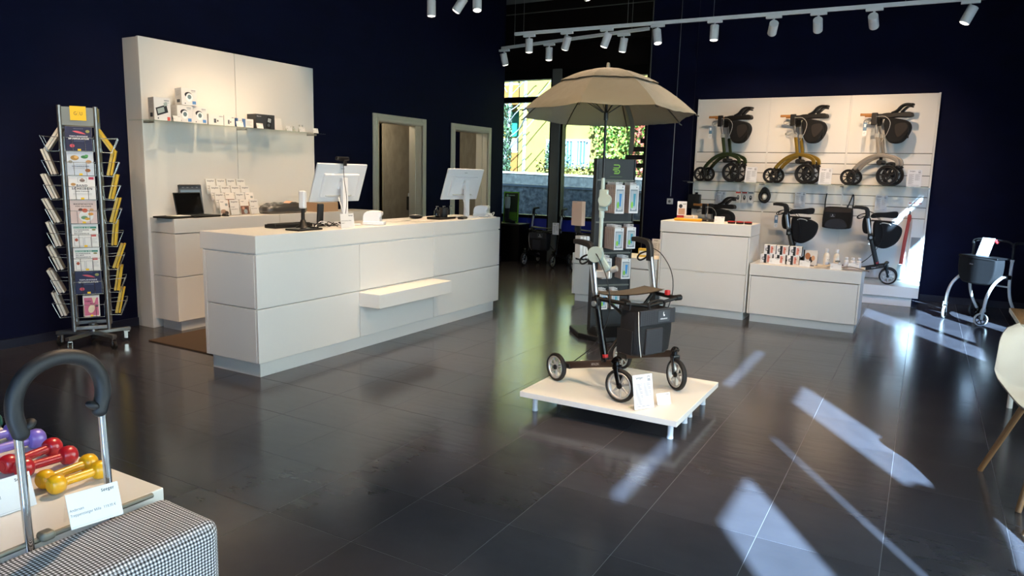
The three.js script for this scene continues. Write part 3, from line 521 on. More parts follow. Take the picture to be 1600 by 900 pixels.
{
  const TH = Math.PI / 2 - Math.atan2(0.5, 0.86) - 0.06;   // the front turned towards the camera
  const r = thing('book_rack', 'tall grey revolving wire rack full of paperbacks on five castors', 'book rack', [-6.27, 0, -3.575], TH);
  const W = 0.13, TOP = 2.055;
  P(r, 'hub', rod([0, 0.1, 0], [0, 0.2, 0], 0.035, 0.03, 16), M.steel);
  for (let i = 0; i < 5; i++) {
    const a = Math.PI / 2 - 0.62 + i * Math.PI * 2 / 5, c = Math.cos(a), s = Math.sin(a);
    P(r, 'foot_arm', rb(0.3, 0.028, 0.04, 0.003, 0.15, 0.115, 0).rotateY(-a), M.steel);
    const k = G(r, 'castor', [0.27 * c, 0, 0.27 * s], [0, -a + 0.7 * i, 0]);
    P(k, 'fork', [rb(0.05, 0.012, 0.034, 0.003, 0, 0.092, 0), rb(0.03, 0.06, 0.004, 0.001, 0.006, 0.06, 0.016), rb(0.03, 0.06, 0.004, 0.001, 0.006, 0.06, -0.016)], M.chrome);
    P(k, 'wheel', new THREE.CylinderGeometry(0.036, 0.036, 0.022, 18).rotateX(Math.PI / 2).translate(0.01, 0.036, 0), M.rubber);
  }
  for (const [x, z] of [[-W, W], [W, W], [-W, -W], [W, -W]]) P(r, 'post', rod([x, 0.16, z], [x, TOP, z], 0.017, 0.017, 14), M.steel);
  P(r, 'bottom_frame', [rb2(-W, W, 0.17, 0.2, -W - 0.01, -W + 0.01), rb2(-W, W, 0.17, 0.2, W - 0.01, W + 0.01), rb2(-W - 0.01, -W + 0.01, 0.17, 0.2, -W, W), rb2(W - 0.01, W + 0.01, 0.17, 0.2, -W, W)], M.steel);
  const head = std(0x7d8688, 0.5, 0.2);
  for (let i = 0; i < 4; i++) {
    const b = P(r, 'header_board', rb(2 * W - 0.03, 0.15, 0.012, 0.003), head, [Math.sin(i * Math.PI / 2) * W, TOP - 0.085, Math.cos(i * Math.PI / 2) * W], [0, i * Math.PI / 2, 0]);
    if (i < 2) P(b, 'sign', new THREE.BoxGeometry(0.115, 0.115, 0.006), [M.yellow, M.yellow, M.yellow, M.yellow, printed(200, 180, (g, w, h) => { g.fillStyle = '#f2c61c'; g.fillRect(0, 0, w, h); text(g, 'G', 66, 92, 60, '#3a3a2c', 'sans-serif', 'normal'); text(g, 'U', 138, 92, 60, '#3a3a2c', 'sans-serif', 'normal'); g.fillStyle = '#3a3a2c'; g.fillRect(100, 62, 2, 60); }), M.yellow], [0.005, 0.025, 0.009]);
  }
  // wire pockets: eight levels on the front, left and right
  const lv = (i) => 0.285 + i * 0.2, sides = [['front', 0, 0.05], ['right', Math.PI / 2, 0.15], ['left', -Math.PI / 2, 0.15]];
  const pocketFront = [wire([[-0.105, 0.1, 0.012], [-0.105, 0.0, 0.005], [-0.105, 0, 0.05], [0.105, 0, 0.05], [0.105, 0, 0.005], [0.105, 0.1, 0.012]], 0.0025), wire([[-0.108, 0.11, 0.075], [0.108, 0.11, 0.075]], 0.0025), wire([[-0.045, 0, 0.05], [-0.045, 0.11, 0.075]], 0.0022), wire([[0.045, 0, 0.05], [0.045, 0.11, 0.075]], 0.0022), wire([[-0.108, 0.11, 0.075], [-0.108, 0.13, 0.0]], 0.0022), wire([[0.108, 0.11, 0.075], [0.108, 0.13, 0]], 0.0022)];
  const pf = merge(pocketFront);
  const ps = merge([wire([[-0.11, 0.14, 0.0], [-0.11, 0.0, 0.02], [-0.11, -0.005, 0.1], [-0.11, 0.12, 0.15], [0.11, 0.12, 0.15], [0.11, -0.005, 0.1], [0.11, 0, 0.02], [0.11, 0.14, 0]], 0.003), wire([[-0.11, 0.11, 0.0], [-0.11, 0.12, 0.15]], 0.0025), wire([[0.11, 0.11, 0.0], [0.11, 0.12, 0.15]], 0.0025), wire([[-0.11, -0.005, 0.1], [0.11, -0.005, 0.1]], 0.0025)]);
  for (const [n, a] of sides) for (let i = 0; i < 8; i++) P(r, 'wire_pocket', n === 'front' ? pf : ps, M.chrome, [Math.sin(a) * W, lv(i), Math.cos(a) * W], [0, a, 0]);
  // books
  const pages = std(0xd9d6cd, 0.9), names8 = ['feet', 'muscle', 'sciatica', 'sciatica', 'fasting', 'disc', 'pain', 'muscle'];
  const say = { feet: 'narrow pink foot-care paperback in the lowest front pocket of the book rack', muscle: 'dark blue muscle paperback', sciatica: 'white and green back-pain paperback', fasting: 'beige food paperback with a plate on its cover, front of the book rack', disc: 'white spine-training paperback, front of the book rack', pain: 'pale blue food-photo paperback, front of the book rack' };
  const q = new THREE.Matrix4().makeRotationY(TH), place = (o, x, y, z, turn, lean) => { const p = V(x, y, z).applyMatrix4(q); o.position.set(-6.27 + p.x, p.y, -3.575 + p.z); o.rotation.set(lean, TH + turn, 0, 'YXZ'); };
  names8.forEach((k, i) => {
    const w = k === 'feet' ? 0.12 : 0.19, h = k === 'feet' ? 0.18 : 0.196;
    const o = P(scene, 'paperback_book', rb(w, h, 0.022, 0.0015).translate(0, h / 2, 0), pages);
    P(o, 'cover', new THREE.BoxGeometry(w + 0.002, h, 0.001).translate(0, h / 2, 0.0115), [M.paper, M.paper, M.paper, M.paper, covers[k], M.paper]);
    P(o, 'back_cover', new THREE.BoxGeometry(w + 0.002, h, 0.001).translate(0, h / 2, -0.0115), M.paper);
    let l = say[k]; if (k === 'muscle') l += i > 4 ? ' at the top of the book rack front' : ' second from the bottom of the book rack front'; if (k === 'sciatica') l += i === 3 ? ', upper of the alike pair on the book rack' : ', lower of the alike pair on the book rack';
    tag(o, l, 'book', 'paperbacks on the rack front'); place(o, k === 'feet' ? 0.01 : 0, lv(i) + 0.004, W + 0.03, 0, -0.06);
    for (let j = 0; j < 1; j++) { const c = P(scene, 'paperback_book', rb(w, h, 0.012, 0.0015).translate(0, h / 2, 0), pages); tag(c, `paperback hidden behind the ${ORD[7 - i]} book from the top, rack front`, 'book', 'paperbacks on the rack front'); place(c, k === 'feet' ? 0.01 : 0, lv(i) + 0.004, W + 0.009, 0, -0.06); }
  });
  const yel = std(0xd9b42a, 0.6), yel2 = std(0xc9b25a, 0.6), wht = std(0xd8d6d0, 0.7), gry = std(0x9d9a98, 0.7);
  for (const [n, a, s] of [['right', Math.PI / 2, 1], ['left', -Math.PI / 2, -1]]) for (let i = 0; i < 8; i++) {
    const lean = i === 7 ? -0.55 : n === 'right' ? 0.22 + 0.06 * ((i * 7) % 3) - (i % 2) * 0.1 : 0.3 + 0.05 * ((i * 5) % 3);
    for (let j = 0; j < 2; j++) {
      const th = 0.016 + 0.006 * ((i + j) % 2), o = P(scene, 'paperback_book', rb(0.165, 0.215, th, 0.0015).translate(0, 0.1075, 0), n === 'right' ? (j ? yel2 : yel) : (j ? gry : wht));
      P(o, 'page_block', rb(0.163, 0.211, th - 0.004, 0.001).translate(0.003, 0.1085, 0), pages);
      tag(o, `${j ? 'inner' : 'outer'} ${n === 'right' ? 'yellow' : 'white'} paperback in the ${ORD[7 - i]} ${n} pocket from the rack top`, 'book', `paperbacks on the rack's ${n} side`);
      const out = i === 7 ? W + 0.125 - j * 0.024 : W + 0.085 - j * 0.024;
      const p = V(s * out, lv(i) + 0.006, 0); o.userData.k = 0; place(o, p.x, p.y, p.z, a, lean);
    }
  }
}
// ---------------------------------------------------------------- small helpers for goods
const plainPaper = M.paper;
const cardTex = (title, rows, w = 256, h = 180) => printed(w, h, (g) => { g.fillStyle = '#e4e3e1'; g.fillRect(0, 0, w, h); text(g, title, w - 16, h * 0.14, Math.round(h / 8), '#232b36', 'sans-serif', 'bold', 'right'); rows.forEach((s, i) => text(g, s, 14, h * 0.48 + i * h * 0.15, Math.round(h / 10), '#3c424b', 'sans-serif', 'normal', 'left')); g.fillStyle = '#b9bcc2'; g.fillRect(14, h - 18, w - 120, 3); }, 0.6);
const priceTex = cardTex('Seeger', ['Artikel', '29,95 €']);
const sheetTex = printed(256, 360, (g, w, h) => { g.fillStyle = '#dcdfe3'; g.fillRect(0, 0, w, h); text(g, 'Seeger', 40, 34, 30, '#1f2630', 'sans-serif', 'bold', 'left'); g.strokeStyle = '#454c55'; g.lineWidth = 5; g.strokeRect(196, 24, 26, 30); g.beginPath(); g.arc(200, 66, 7, 0, 7); g.stroke(); g.beginPath(); g.arc(222, 66, 7, 0, 7); g.stroke(); lines(g, 30, 96, 90, 16, 14, '#5d646d', 4); lines(g, 140, 96, 90, 10, 14, '#6d747d', 4); g.fillStyle = '#4b525b'; g.fillRect(30, 330, 190, 4); }, 0.6);
function tentCard(label, pos, turn, w = 0.1, h = 0.065, tex = priceTex, lean = 0.3, group) {   // a folded price card
  const o = thing('price_card', label, 'price card', pos, turn, group);
  P(o, 'front_face', new THREE.BoxGeometry(w, h, 0.0015).translate(0, h / 2, 0), [plainPaper, plainPaper, plainPaper, plainPaper, tex, plainPaper], [0, 0, 0], [-lean, 0, 0]);
  P(o, 'rear_stay', new THREE.BoxGeometry(w, h, 0.0015).translate(0, h / 2, 0), M.clearPlastic, [0, 0, -2 * h * Math.sin(lean)], [lean, 0, 0]);
  return o;
}
function sheet(label, pos, turn, w = 0.15, h = 0.21, lean = 0.25) {       // an info sheet in a clear stand
  const o = thing('info_sheet', label, 'sign', pos, turn, 'info sheets beside the rollators');
  P(o, 'paper', new THREE.BoxGeometry(w, h, 0.001).translate(0, h / 2, 0.002), [plainPaper, plainPaper, plainPaper, plainPaper, sheetTex, plainPaper], [0, 0.002, 0], [-lean, 0, 0]);
  P(o, 'holder', new THREE.BoxGeometry(w + 0.006, h + 0.006, 0.001).translate(0, h / 2, 0), M.clearPlastic, [0, 0.002, 0], [-lean, 0, 0]);
  P(o, 'foot', rb(w + 0.006, 0.002, 0.08, 0.0008, 0, 0.001, -0.03), M.clearPlastic);
  return o;
}
function carton(name, label, cat, size, pos, turn, front, side, group, seam = true) {       // a printed carton
  const [w, h, d] = size, o = thing(name, label, cat, pos, turn, group);
  P(o, 'body', new THREE.BoxGeometry(w, h, d).translate(0, h / 2, 0), [side, side, plainPaper, plainPaper, front, plainPaper]);
  if (seam) P(o, 'flap', rb(w * 0.98, 0.002, d * 0.49, 0.0008, 0, h + 0.001, d * 0.24), plainPaper);
  return o;
}
// ---------------------------------------------------------------- goods on the glass shelf (they face into the shop)
{
  const Y = 2.0008, T = Math.PI / 2;
  const monitorArt = (wrist) => printed(256, 256, (g, w, h) => { g.fillStyle = '#ece9e6'; g.fillRect(0, 0, w, h); text(g, 'OMRON', w - 20, 30, 20, '#3a4a60', 'sans-serif', 'bold', 'right'); lines(g, w - 90, 46, 70, 2, 10, '#9aa', 3); if (wrist) { disc(g, 112, 98, 58, '#23262b', 40); disc(g, 130, 138, 56, '#fbfbfb', 64); disc(g, 132, 130, 32, '#6d8288', 34); g.fillStyle = '#5a8fcb'; g.fillRect(178, 190, 60, 48); } else { g.save(); g.translate(140, 130); g.rotate(-0.25); g.scale(1.35, 1.35); g.fillStyle = '#202328'; g.fillRect(-80, -30, 130, 66); g.fillStyle = '#aab6b2'; g.fillRect(-66, -18, 80, 40); g.fillRect(20, -50, 40, 30); g.restore(); g.fillStyle = '#d8564a'; g.fillRect(200, 212, 46, 40); } disc(g, 60, h - 26, 9, '#444b58'); });
  const art1 = monitorArt(false), art2 = monitorArt(true), sideW = printed(128, 256, (g, w, h) => { g.fillStyle = '#dedbd8'; g.fillRect(0, 0, w, h); lines(g, 20, 40, 80, 6, 14, '#a7a7aa', 3); g.fillStyle = '#2a2d32'; g.fillRect(36, 170, 60, 46); }), small = printed(256, 128, (g, w, h) => { g.fillStyle = '#e9e6e2'; g.fillRect(0, 0, w, h); text(g, 'OMRON', w - 14, 20, 16, '#3a4a60', 'sans-serif', 'bold', 'right'); g.fillStyle = '#50565f'; g.fillRect(90, 50, 40, 50); disc(g, 156, 74, 12, '#2c2f34'); });
  const blueArt = printed(256, 128, (g, w, h) => { g.fillStyle = '#e6e4e2'; g.fillRect(0, 0, w, h); g.fillStyle = '#5577a8'; g.fillRect(0, 0, 70, h); lines(g, 90, 30, 130, 4, 18, '#7a828c', 4); });
  const darkArt = printed(256, 160, (g, w, h) => { g.fillStyle = '#33363a'; g.fillRect(0, 0, w, h); text(g, 'Beurer', 14, 22, 20, '#c8ccd0', 'sans-serif', 'normal', 'left'); g.save(); g.translate(178, 88); g.rotate(0.2); g.fillStyle = '#0e1013'; g.fillRect(-34, -64, 68, 126); g.fillStyle = '#aab2b6'; g.fillRect(-22, -50, 44, 44); disc(g, 0, 26, 18, '#596167'); g.restore(); });
  carton('device_carton', 'tall white carton with a black arm monitor picture, leftmost on the glass shelf', 'carton', [0.15, 0.21, 0.13], [-6.33, Y, -4.365], T - 0.22, art1, sideW, 'cartons on the glass shelf');
  const a = [['wrist monitor carton, lower left of the stack of three', -4.6, Y], ['wrist monitor carton, lower right of the stack of three', -4.765, Y], ['wrist monitor carton on top of the other two', -4.66, Y + 0.167]];
  for (const [l, z, y] of a) carton('device_carton', l, 'carton', [0.15, 0.16, 0.14], [-6.34, y, z], T - (y > 2.1 ? 0.2 : 0.14), art2, sideW, 'cartons on the glass shelf');
  carton('device_carton', 'small white carton right of the carton stack', 'carton', [0.165, 0.105, 0.1], [-6.33, Y, -4.955], T - 0.1, small, sideW, 'cartons on the glass shelf');
  carton('device_carton', 'second small white carton along the glass shelf', 'carton', [0.13, 0.105, 0.09], [-6.33, Y, -5.115], T, small, sideW, 'cartons on the glass shelf');
  carton('device_carton', 'flat blue-edged white carton at the middle of the shelf', 'carton', [0.07, 0.09, 0.08], [-6.32, Y, -5.235], T, blueArt, std(0x4c6fa5, 0.6), 'cartons on the glass shelf');
  carton('device_carton', 'white carton with blue stripe beside the dark carton', 'carton', [0.14, 0.09, 0.07], [-6.32, Y, -5.35], T, blueArt, std(0x4c6fa5, 0.6), 'cartons on the glass shelf');
  carton('device_carton', 'dark grey carton with a handset picture on the glass shelf', 'carton', [0.24, 0.155, 0.15], [-6.35, Y, -5.58], T - 0.08, darkArt, std(0x3c3f43, 0.6), 'cartons on the glass shelf');
  const brochure = P(scene, 'brochure', rb(0.13, 0.14, 0.004, 0.001).translate(0, 0.07, 0), M.paper, [-6.36, Y + 0.001, -5.83], [-0.2, T, 0, 'YXZ']); tag(brochure, 'pale brochure leaning behind the vials on the glass shelf', 'brochure'); brochure.rotation.order = 'YXZ'; P(brochure, 'staple', rb(0.012, 0.001, 0.001, 0.0003, 0, 0.138, 0.002), M.steel);
  [[-5.9, 0.055], [-6.0, 0.06], [-6.09, 0.085], [-6.135, 0.085]].forEach(([z, h], i) => { const o = thing('glass_vial', `small clear vial with a pale cap, ${ORD[i]} from the left on the glass shelf`, 'bottle', [-6.3, Y, z], 0, 'vials on the glass shelf'); P(o, 'bottle', lathe([[0, 0], [0.015, 0], [0.016, 0.004], [0.016, h * 0.62], [0.009, h * 0.72], [0.009, h * 0.8]], 14), M.shelfGlass); P(o, 'cap', lathe([[0, h], [0.009, h], [0.01, h * 0.98], [0.01, h * 0.78], [0, h * 0.78]], 14), M.satin); P(o, 'content', lathe([[0, 0.002], [0.0145, 0.002], [0.0145, h * 0.5], [0, h * 0.5]], 14), std(0xd8cfc0, 0.4)); });
  [[-4.475, 'beside the tall carton'], [-5.2, 'under the small white cartons'], [-5.46, 'before the blue striped carton'], [-5.87, 'before the pale brochure'], [-6.06, 'before the vials'], [-6.27, 'at the right end']].forEach(([z, w], i) => tentCard(`small price card on the glass shelf ${w}`, [-6.225, Y + 0.001, z], T, i === 0 ? 0.08 : 0.085, 0.055, priceTex, 0.25, 'price cards on the glass shelf'));
}
// ---------------------------------------------------------------- on the sideboard
{
  const Y = 1.0908, T = Math.PI / 2;
  const f = thing('desk_folder', 'black zipped folder lying at the left end of the sideboard', 'folder', [-6.26, Y, -4.42], T + 0.1); P(f, 'cover', rb(0.3, 0.018, 0.24, 0.009, 0, 0.0095, 0, 2), M.fabricBlack); P(f, 'papers', rb(0.16, 0.004, 0.15, 0.001, 0.03, 0.0208, 0.02), M.paper);
  const l = thing('laptop', 'black laptop with its screen open on the sideboard', 'laptop', [-6.3, Y, -4.68], T + 0.12);
  P(l, 'base', rb(0.34, 0.018, 0.23, 0.005, 0, 0.01, 0.05), M.black); P(l, 'screen_lid', rb(0.34, 0.22, 0.008, 0.004).translate(0, 0.11, 0), M.black, [0, 0.02, -0.064], [-0.2, 0, 0]); P(l, 'screen', rb(0.32, 0.2, 0.002, 0.001).translate(0, 0.11, 0.005), M.blackGloss, [0, 0.02, -0.064], [-0.2, 0, 0]); P(l, 'keyboard', rb(0.3, 0.002, 0.12, 0.001, 0, 0.0195, 0.03), M.rubber);
  const m = thing('computer_mouse', 'black mouse beside the laptop on the sideboard', 'mouse', [-6.2, Y, -4.95], T); P(m, 'shell', new THREE.SphereGeometry(0.04, 16, 10, 0, 6.3, 0, 1.58).scale(0.75, 0.75, 1.25), M.black); P(m, 'scroll_wheel', new THREE.CylinderGeometry(0.008, 0.008, 0.006, 12).rotateZ(T).translate(0, 0.028, -0.022), M.rubber);
  const cal = thing('wall_calendar', 'grey-blue desk calendar behind the laptop', 'calendar', [-6.42, Y, -4.74], T);
  P(cal, 'board', new THREE.BoxGeometry(0.26, 0.31, 0.008).translate(0, 0.155, 0), [M.darkBoard, M.darkBoard, M.darkBoard, M.darkBoard, printed(256, 300, (g, w, h) => { g.fillStyle = '#5c6774'; g.fillRect(0, 0, w, h); g.fillStyle = '#3d4652'; g.fillRect(0, 0, w, 40); g.fillStyle = '#7f97ad'; g.fillRect(20, 50, w - 40, 90); for (let i = 0; i < 4; i++) text(g, '+++', 50 + i * 52, 24, 14, '#cdd4da'); text(g, '(2)', 200, 150, 30, '#e9eef2'); g.fillStyle = '#b5bcc4'; for (let i = 0; i < 4; i++) g.fillRect(30 + i * 54, 190 + i * 12, 16, 70); }), M.darkBoard], [0, 0, 0], [-0.12, 0, 0]);
  P(cal, 'spiral', tube([[-0.12, 0.308, -0.03], [0.12, 0.308, -0.03]], 0.006, 6), M.steel);
  // stepped brochure holder with leaflets
  const h = thing('brochure_holder', 'clear stepped acrylic holder full of leaflets on the sideboard', 'leaflet holder', [-6.3, Y, -5.16], T);
  for (let i = 0; i < 4; i++) P(h, 'tier', [rb2(-0.26, 0.26, 0.002 + i * 0.07, 0.006 + i * 0.07, 0.09 - i * 0.065 - 0.05, 0.09 - i * 0.065, 0.001), rb2(-0.26, 0.26, 0.006 + i * 0.07, 0.07 + i * 0.07, 0.088 - i * 0.065, 0.09 - i * 0.065, 0.0008)], M.clearPlastic);
  P(h, 'side', [extr([[0, 0], [0.11, 0], [0.11, 0.07], [-0.13, 0.3], [-0.16, 0.3]], 0.003, 0.0005, -0.0015).rotateY(-T).translate(0.262, 0, 0), extr([[0, 0], [0.11, 0], [0.11, 0.07], [-0.13, 0.3], [-0.16, 0.3]], 0.003, 0.0005, -0.0015).rotateY(-T).translate(-0.262, 0, 0)], M.clearPlastic);
  const leafA = cardTex('Ratgeber', ['Seeger', 'Gesundheit'], 180, 256), leafB = printed(180, 256, (g, w, h) => { g.fillStyle = '#efeae5'; g.fillRect(0, 0, w, h); text(g, 'Seeger', 20, 30, 20, '#42464e', 'sans-serif', 'bold', 'left'); g.fillStyle = '#7d5a4c'; g.fillRect(0, 110, w, 146); disc(g, 60, 150, 26, '#c79a86'); disc(g, 120, 160, 28, '#4c3a3c'); disc(g, 100, 210, 40, '#9db0bc'); }), leafC = printed(180, 256, (g, w, h) => { g.fillStyle = '#f0ebe6'; g.fillRect(0, 0, w, h); text(g, 'Seeger', 20, 30, 20, '#42464e', 'sans-serif', 'bold', 'left'); disc(g, 60, 200, 60, '#b59684', 40); disc(g, 120, 220, 40, '#39302e', 30); g.fillStyle = '#9aa2a0'; g.fillRect(110, 60, 50, 40); });
  const leafName = ['white', 'photo-covered', 'portrait-covered'];
  for (let i = 0; i < 4; i++) for (let j = 0; j < 4; j++) {
    const tex = i === 0 ? [leafC, leafA, leafB, leafA][j] : i === 1 ? [leafA, leafB, leafA, leafC][j] : leafA, k = tex === leafA ? 0 : tex === leafB ? 1 : 2;
    const o = P(scene, 'leaflet', new THREE.BoxGeometry(0.108, 0.155, 0.006).translate(0, 0.0775, 0), [plainPaper, plainPaper, plainPaper, plainPaper, tex, plainPaper]);
    o.rotation.set(-0.18, T, 0, 'YXZ'); o.position.set(-6.3 + 0.09 - i * 0.065 - 0.008, Y + 0.009 + i * 0.07, -5.16 + 0.19 - j * 0.127);
    tag(o, `${leafName[k]} leaflet, ${ORD[j]} from the left in the ${['lowest', 'second lowest', 'third', 'top'][i]} row of the holder`, 'leaflet', 'leaflets in the acrylic holder');
    P(o, 'fold', rb(0.002, 0.154, 0.007, 0.0005, -0.054, 0.0775, 0), plainPaper);
  }
  // wrapped grey parcel
  const w = thing('wrapped_parcel', 'dark grey goods in shiny plastic wrap on the sideboard', 'parcel', [-6.28, Y, -5.8], T);
  const g = new THREE.SphereGeometry(1, 40, 24), p = g.attributes.position;
  for (let i = 0; i < p.count; i++) { let x = p.getX(i), y = p.getY(i), z = p.getZ(i); const e = 0.5; x = Math.sign(x) * Math.abs(x) ** e; z = Math.sign(z) * Math.abs(z) ** e; y = Math.max(y, -0.5); const n = 1 + 0.13 * n2a(x * 4, z * 4 + y * 2) + 0.06 * n2b(x * 11, z * 11); p.setXYZ(i, x * 0.3, (y + 0.5) * 0.075 * n, z * 0.12); }
  g.computeVertexNormals(); P(w, 'goods', g, phy({ color: 0x3b3a38, roughness: 0.35, clearcoat: 1, clearcoatRoughness: 0.12 }));
  P(w, 'tag', rb(0.12, 0.003, 0.07, 0.001), std(0xe3b49c, 0.7), [0.04, 0.122, 0.03], [0.1, 0.5, 0.1]);
  carton('shipping_carton', 'open brown carton with red edges behind the left monitor', 'carton', [0.34, 0.11, 0.2], [-6.28, Y, -6.4], T, std(0xb89878, 0.8), std(0xb08c6c, 0.8));
  const rim = thing('sticky_note_pad', 'red-edged pad on the carton behind the left monitor', 'pad', [-6.26, Y + 0.1125, -6.44], T); P(rim, 'pad', rb(0.2, 0.012, 0.1, 0.002, 0, 0.007, 0), M.paper); P(rim, 'edge', rb(0.204, 0.008, 0.006, 0.001, 0, 0.007, 0.052), M.red);
}
// ---------------------------------------------------------------- on the sales counter
{
  const Y = 1.0928;
  function screen(label, x, z, turn, h, w = 0.56, hh = 0.36, logo = true) {
    const o = thing('monitor', label, 'monitor', [x, Y, z], turn, 'counter monitors');
    P(o, 'base', rb(0.23, 0.014, 0.2, 0.005, 0, 0.007, 0), M.plasticWhite);
    P(o, 'column', rb(0.062, h + 0.03, 0.035, 0.006, 0, h / 2 + 0.02, -0.01), M.plasticWhite);
    const k = G(o, 'display', [0, h - 0.02, 0.03], [-0.34, 0, 0]);     // its back faces -z, the viewer
    P(k, 'shell', rb(w, hh, 0.02, 0.008, 0, 0, 0.03, 2), M.plasticWhite); P(k, 'housing', rb(w * 0.7, hh * 0.62, 0.03, 0.012, 0, -0.02, 0.012, 2), M.plasticWhite);
    P(k, 'screen', rb(w - 0.02, hh - 0.02, 0.003, 0.001, 0, 0, 0.041), M.blackGloss); P(k, 'port_bay', rb(w * 0.52, 0.012, 0.02, 0.003, 0, -hh * 0.31, 0.0), M.satin);
    P(k, 'hinge', rb(0.07, 0.07, 0.03, 0.006, 0, -0.01, -0.012), M.plasticWhite);
    if (logo) P(k, 'logo', new THREE.BoxGeometry(0.06, 0.018, 0.001).translate(0, hh * 0.38, 0.0195), [M.plasticWhite, M.plasticWhite, M.plasticWhite, M.plasticWhite, M.plasticWhite, printed(128, 40, (g, W, H) => { g.fillStyle = '#e8e8ea'; g.fillRect(0, 0, W, H); text(g, 'iiyama', W / 2, H / 2, 28, '#6a6e76'); })]);
    P(o, 'cable', tube([[0.06, h - 0.14, 0], [0.075, h - 0.22, -0.05], [0.04, 0.06, -0.06], [0.0, 0.03, -0.05]], 0.004, 20, 6), M.plasticWhite);
    return o;
  }
  screen('white monitor with a black webcam on the counter, seen from behind', -4.56, -4.92, -Math.PI / 2 - 0.06, 0.39, 0.6, 0.36);
  screen('white monitor at the far end of the counter, seen from behind', -4.45, -6.76, -Math.PI / 2 - 0.2, 0.38, 0.56, 0.36);
  const wc = thing('webcam', 'black webcam clipped on top of the left monitor', 'webcam', [-4.53, Y + 0.52, -4.9], -Math.PI / 2); P(wc, 'body', rb(0.15, 0.032, 0.04, 0.012, 0, 0.075, 0.02, 2), M.black); P(wc, 'clip', [rb(0.04, 0.05, 0.008, 0.002, 0, 0.035, -0.012), rb(0.04, 0.008, 0.05, 0.002, 0, 0.055, 0.01)], M.black); P(wc, 'cable', tube([[0.03, 0.05, -0.02], [0.035, -0.1, -0.03], [0.02, -0.3, -0.045], [0.06, -0.48, -0.05]], 0.003, 24, 5), M.black);
  const kb = thing('till_keyboard', 'black keyboard tray lying on the counter left of the monitor', 'keyboard', [-4.7, Y, -4.4], Math.PI / 2); P(kb, 'case', rb(0.42, 0.03, 0.13, 0.005, 0, 0.016, 0), M.black); P(kb, 'keys', rb(0.39, 0.006, 0.1, 0.002, 0, 0.033, 0), M.rubber);
  const pad = thing('signature_pad', 'flat black signature pad at the counter front edge', 'signature pad', [-4.4, Y, -4.28], Math.PI / 2); P(pad, 'case', rb(0.27, 0.014, 0.15, 0.004, 0, 0.0075, 0), M.black); P(pad, 'glass', rb(0.17, 0.002, 0.1, 0.001, -0.02, 0.0152, 0), M.blackGloss); P(pad, 'pen', rod([0.1, 0.019, -0.06], [0.1, 0.019, 0.06], 0.004), M.rubber);
  const sc = thing('barcode_scanner', 'white hand scanner hanging on a black stand beside the left monitor', 'scanner', [-4.555, Y, -4.42], 0.3); P(sc, 'stand', [lathe([[0, 0], [0.06, 0], [0.058, 0.012], [0.03, 0.03], [0.02, 0.07], [0, 0.07]], 20)], M.black); P(sc, 'neck', tube([[0, 0.06, 0], [0.0, 0.12, 0.0], [0.005, 0.18, 0]], 0.016, 10), M.rubber); P(sc, 'handle', rb(0.055, 0.15, 0.05, 0.014, 0.0, 0.24, 0, 2), M.plasticWhite);
  const hs = thing('card_terminal', 'tall black card terminal behind the left monitor', 'card terminal', [-4.62, Y, -4.68], Math.PI / 2 - 0.4); P(hs, 'body', rb(0.055, 0.2, 0.03, 0.008, 0, 0.1, 0, 2), M.black, [0, 0, 0], [0.12, 0, 0]); P(hs, 'foot', rb(0.08, 0.014, 0.1, 0.004, 0, 0.007, 0.0), M.black);
  tentCard('white label card with barcode in front of the left monitor', [-4.29, Y + 0.001, -4.68], Math.PI / 2, 0.165, 0.125, cardTex('Rezept', ['Bitte Nummer ziehen', 'Kasse 1'], 256, 200), 0.12);
  function printer(label, x, z, turn) {
    const o = thing('receipt_printer', label, 'printer', [x, Y, z], turn, 'receipt printers');
    const prof = smooth([[-0.1, 0.03], [-0.1, 0.12], [-0.06, 0.155], [0.06, 0.16], [0.1, 0.15], [0.105, 0.12], [0.085, 0.085], [0.09, 0.04], [0.0, 0.028]], 40);
    P(o, 'case', extr(prof, 0.12, 0.006, -0.06, 2).scale(0.8, 0.8, 1), M.plasticWhite); P(o, 'base', rb(0.2, 0.034, 0.13, 0.006, 0.01, 0.017, 0), M.plasticWhite); P(o, 'paper_slot', rb(0.004, 0.01, 0.09, 0.001, 0.078, 0.118, 0), M.frameGrey);
    return o;
  }
  printer('white receipt printer right of the left monitor', -4.42, -5.16, 0.55);
  printer('long white receipt printer at the far counter end', -4.44, -7.08, 0.3);
  const cb = thing('cable_tangle', 'tangle of black cables on the counter beside the left monitor', 'cables', [-4.5, Y, -4.62], 0); for (let i = 0; i < 6; i++) P(cb, 'cable', tube([[rr(-0.1, 0), 0.005, rr(-0.1, 0.1)], [rr(-0.1, 0.1), 0.03 + 0.03 * rnd(), rr(-0.15, 0.1)], [rr(-0.05, 0.12), 0.012, rr(-0.12, 0)], [rr(-0.02, 0.14), 0.045, rr(-0.15, 0)], [rr(0, 0.1), 0.005, rr(-0.16, 0)]], 0.004, 30, 5), i % 3 ? M.black : M.plasticWhite);
  const cb2 = thing('cable_loop', 'pale cable loop beside the far monitor stand', 'cables', [-4.32, Y, -6.98], 0); P(cb2, 'cable', tube([[0, 0.005, 0.06], [0.05, 0.05, 0.0], [0.02, 0.04, -0.07], [0.07, 0.06, -0.06], [0.08, 0.01, 0.02], [0.02, 0.03, 0.06], [0.06, 0.005, -0.12]], 0.004, 50, 5), M.plasticWhite);
